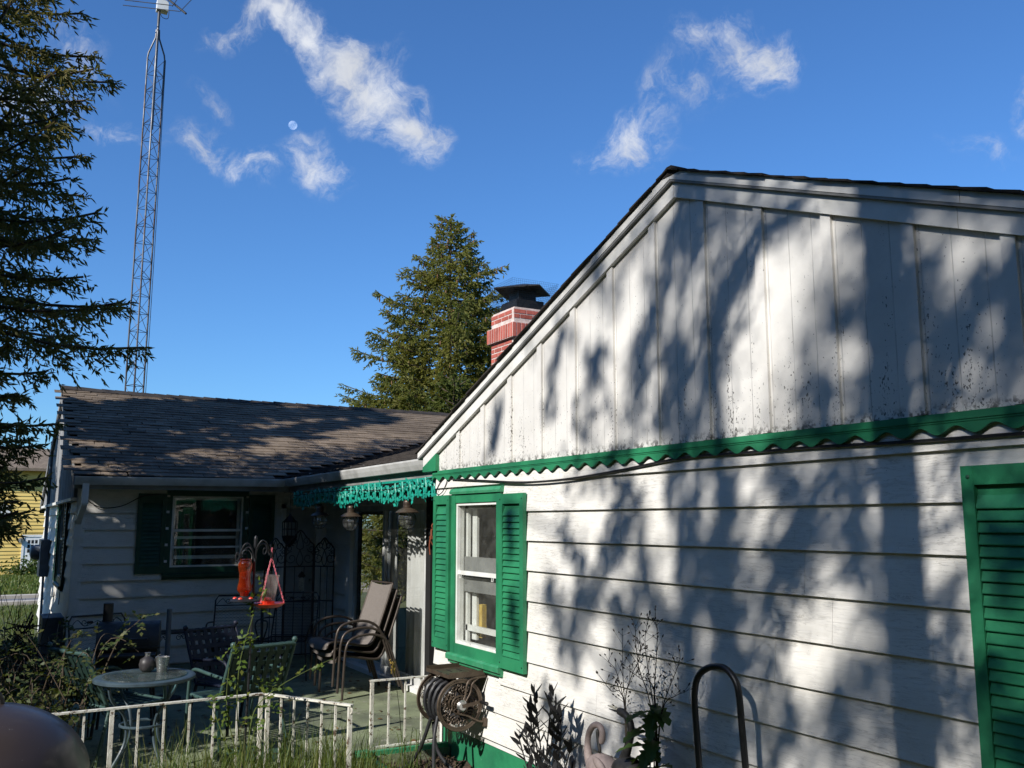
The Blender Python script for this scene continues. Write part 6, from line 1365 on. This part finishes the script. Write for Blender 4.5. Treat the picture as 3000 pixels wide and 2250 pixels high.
def weed():
    b = Vector((3.13,4.06,-.1)); root = thing('tall_weed', 'tall weedy plant with dead black flower stalks and jagged green leaves by the wall', 'plant', b); rs=random.Random(9)
    q = lambda x,y,X=3.13: P(1700+x/3.687,1800+y/3.687,X=X)-b
    mains = [[Vector((0,0,0)),q(820,1500),q(790,1000),q(740,650),q(700,300),q(720,130)],[Vector((0,0,0)),q(830,1450),q(800,900),q(820,500),q(830,180),q(800,60)],[Vector((0,.02,0)),q(800,1400),q(740,900),q(640,600),q(600,300),q(600,110)],[Vector((0,-.01,0)),q(840,1500),q(870,1100),q(940,850),q(1040,600),q(1080,480)],[Vector((0,-.01,0)),q(840,1500),q(900,1000),q(1030,880),q(1130,840)],
             [Vector((.0,.25,0)),q(490,1500),q(480,1000),q(460,600),q(455,230)],[Vector((.0,.25,0)),q(500,1400),q(470,950),q(390,620),(q(300,510))],[Vector((.0,.25,0)),q(500,1300),q(490,900),q(560,650),q(640,480),q(650,330)],[Vector((.0,.25,0)),q(495,1200),q(440,850),q(340,830),q(265,740)],[Vector((0,0,0)),q(820,1400),q(790,800),q(660,700),q(500,580)]]
    for i, s in enumerate(mains):
        c = crv(s,6); n=len(c); mb = MB(); mb.tube(c,[.0045*(1-.75*k/n) for k in range(n)],5,False)
        for k in range(int(n*.45), n):
            for _ in range(2):
                if rs.random()<.6:
                    d=Vector((rs.gauss(0,.4),rs.gauss(0,1),rs.uniform(.3,1.2))).normalized()*rs.uniform(.03,.09); mb.tube([c[k],c[k]+d*.6,c[k]+d],[.0012,.001,.001],3,False); e=c[k]+d; u=d.normalized(); mb.tube([e,e+u*.008,e+u*.018],[.0015,.0045,.0015],5)
        mb.build('flower_stalk', M['deadstem'], root)
    lv=[]
    for k in range(58):
        z_=rs.uniform(.35,.95) if k<40 else rs.uniform(.05,.5); a=rs.uniform(0,6.28); p=Vector((rs.gauss(0,.015),rs.gauss(0,.02)-.01,z_)); d=Vector((math.cos(a)*.55-.35,math.sin(a),rs.uniform(-.45,.4))).normalized(); L=rs.uniform(.13,.26)*(1.2-z_*.6); s_=d.cross(Vector((0,0,1))).normalized(); mb=MB(); n=8; A=[];B=[];Cc=[]
        for i in range(n+1):
            f=i/n; w=L*.30*math.sin(math.pi*min(1,f*.92+.04))**.8*(1.0 if i%2 else .55); cpt=p+d*(L*f)+Vector((0,0,-.35*L*f*f)); A.append(cpt+s_*w+Vector((0,0,w*.25))); B.append(cpt-s_*w+Vector((0,0,w*.25))); Cc.append(cpt)
        mb.strip(A,Cc); mb.strip(Cc,B); mb.build('leaf', M['orangeleaf'], root, smooth=True)
weed()
def grass():
    def blades(n, fn, hmin, hmax, w, spread=.35):
        base=np.array([fn() for _ in range(n)]); h=RNG.uniform(hmin,hmax,n); a=RNG.uniform(0,6.283,n); le=RNG.uniform(.05,spread,n)*h
        d=np.stack([np.cos(a),np.sin(a),np.zeros(n)],1); s=np.stack([-np.sin(a),np.cos(a),np.zeros(n)],1)*(w*RNG.uniform(.6,1.3,n))[:,None]; up=np.array([0,0,1.])
        m=base+d*(le*.35)[:,None]+up*(h*.6)[:,None]; t=base+d*le[:,None]+up*(h*RNG.uniform(.82,1,n))[:,None]
        v=np.stack([base-s,base+s,m+s*.75,m-s*.75,t+s*.08,t-s*.08],1).reshape(-1,3); k=np.arange(n)[:,None]*6; q=np.concatenate([k+np.array([[0,1,2,3]]),k+np.array([[3,2,4,5]])])
        return v,q
    def area(x0,x1,y0,y1): return lambda: (random.uniform(x0,x1),random.uniform(y0,y1),-.12)
    parts=[blades(11000, area(.3,2.55,4.6,6.68), .12,.50,.0032), blades(900, area(.9,2.3,5.6,6.66), .35,.72,.004,.5), blades(1800, area(-1.0,2.6,3.2,5.2), .10,.3,.004)]
    v,q=cat_leaves(parts); o=put('grass', np_mesh('grass',v,q), M['grass']); o['kind']='stuff'; o['label']='long unmown grass in front of the railing'
    parts=[blades(9000, area(-2.2,2.2,21.5,29.3), .05,.12,.006), blades(5000, area(-2.5,.9,13,21.5), .06,.16,.006), blades(9000, area(-1.5,4.0,33.6,57.5), .10,.22,.03)]
    v,q=cat_leaves(parts); q=q; v[:,2]+=.12; zz_=np.array([gz(x,y) for x,y in v[:,:2]]); v[:,2]+=zz_; o=put('lawn_grass', np_mesh('lawn_grass',v,q), M['grass']); o['kind']='stuff'
    # a few arching blades and a seed head in the planting bed
    root=thing('grass_tuft','tuft of arching grass with a seed head before the short white railing','grass',(2.93,6.75,-.09)); C=[]
    for k in range(26):
        a=random.uniform(0,6.28); h=random.uniform(.18,.42); r=random.uniform(.08,.3); b=Vector((random.gauss(0,.05),random.gauss(0,.05),0)); e=b+Vector((r*math.cos(a),r*math.sin(a),h*.75)); mb=MB(); c=crv([b,b.lerp(e,.45)+Vector((0,0,h*.45)),e],5); s_=Vector((-math.sin(a),math.cos(a),0))*.004; n=len(c)
        mb.strip([p+s_*(1-.9*i/n) for i,p in enumerate(c)],[p-s_*(1-.9*i/n) for i,p in enumerate(c)]); mb.build('blade', M['grass'], root)
    b=P(1180,2215,Y=6.8)-Vector(root.location); t=P(1152,1935,Y=6.8)-Vector(root.location); mb=MB(); mb.tube([b,b.lerp(t,.5)+Vector((.01,0,0)),t],[.003,.0025,.0015],4); mb.build('stalk', M['greenstem'], root); mb=MB()
    for k in range(26): p=t+Vector((random.gauss(0,.010),random.gauss(0,.010),-.11+.11*random.random())); mb.tube([p,p+Vector((random.gauss(0,.006),0,.012)),p+Vector((0,0,.022))],[.001,.004,.001],4)
    o=mb.build('seed_head', M['ochre'], root)
    o['kind']='stuff'
    # fallen leaves on the patio and in the bed
    n=420; C=np.array([(random.uniform(.4,4.0),random.uniform(6.8,12.5),.006) if random.random()<.8 else (random.uniform(2.65,3.36),random.uniform(5.3,6.98),-.04) for _ in range(n)]); a=RNG.uniform(0,6.28,n); d=np.stack([np.cos(a),np.sin(a),RNG.uniform(-.05,.12,n)],1); v,q=leaf_arrays(C,d,np.array([[0,0,1.]])+RNG.normal(size=(n,3))*.25,RNG.uniform(.03,.07,n),RNG.uniform(.02,.04,n),.15); v[:,2]=np.maximum(v[:,2],np.where(v[:,1]>7.0,.003,-.06)); o=put('leaf_litter', np_mesh('leaf_litter',v,q), M['deadleaf']); o['kind']='stuff'
    # bark chips in the bed
    mb=MB()
    for k in range(900):
        p=Vector((random.uniform(2.68,3.36),random.uniform(5.3,6.98),-.07+random.uniform(-.01,.02))); u=rv(1).normalized()*random.uniform(.01,.03); w=u.cross(rv(1)).normalized()*random.uniform(.004,.01); h_=u.cross(w).normalized()*.004; mb.hexa([p-u-w-h_,p+u-w-h_,p+u+w-h_,p-u+w-h_,p-u-w+h_,p+u-w+h_,p+u+w+h_,p-u+w+h_])
    o=mb.build('bark_chips', M['soil']); o['kind']='stuff'
grass()
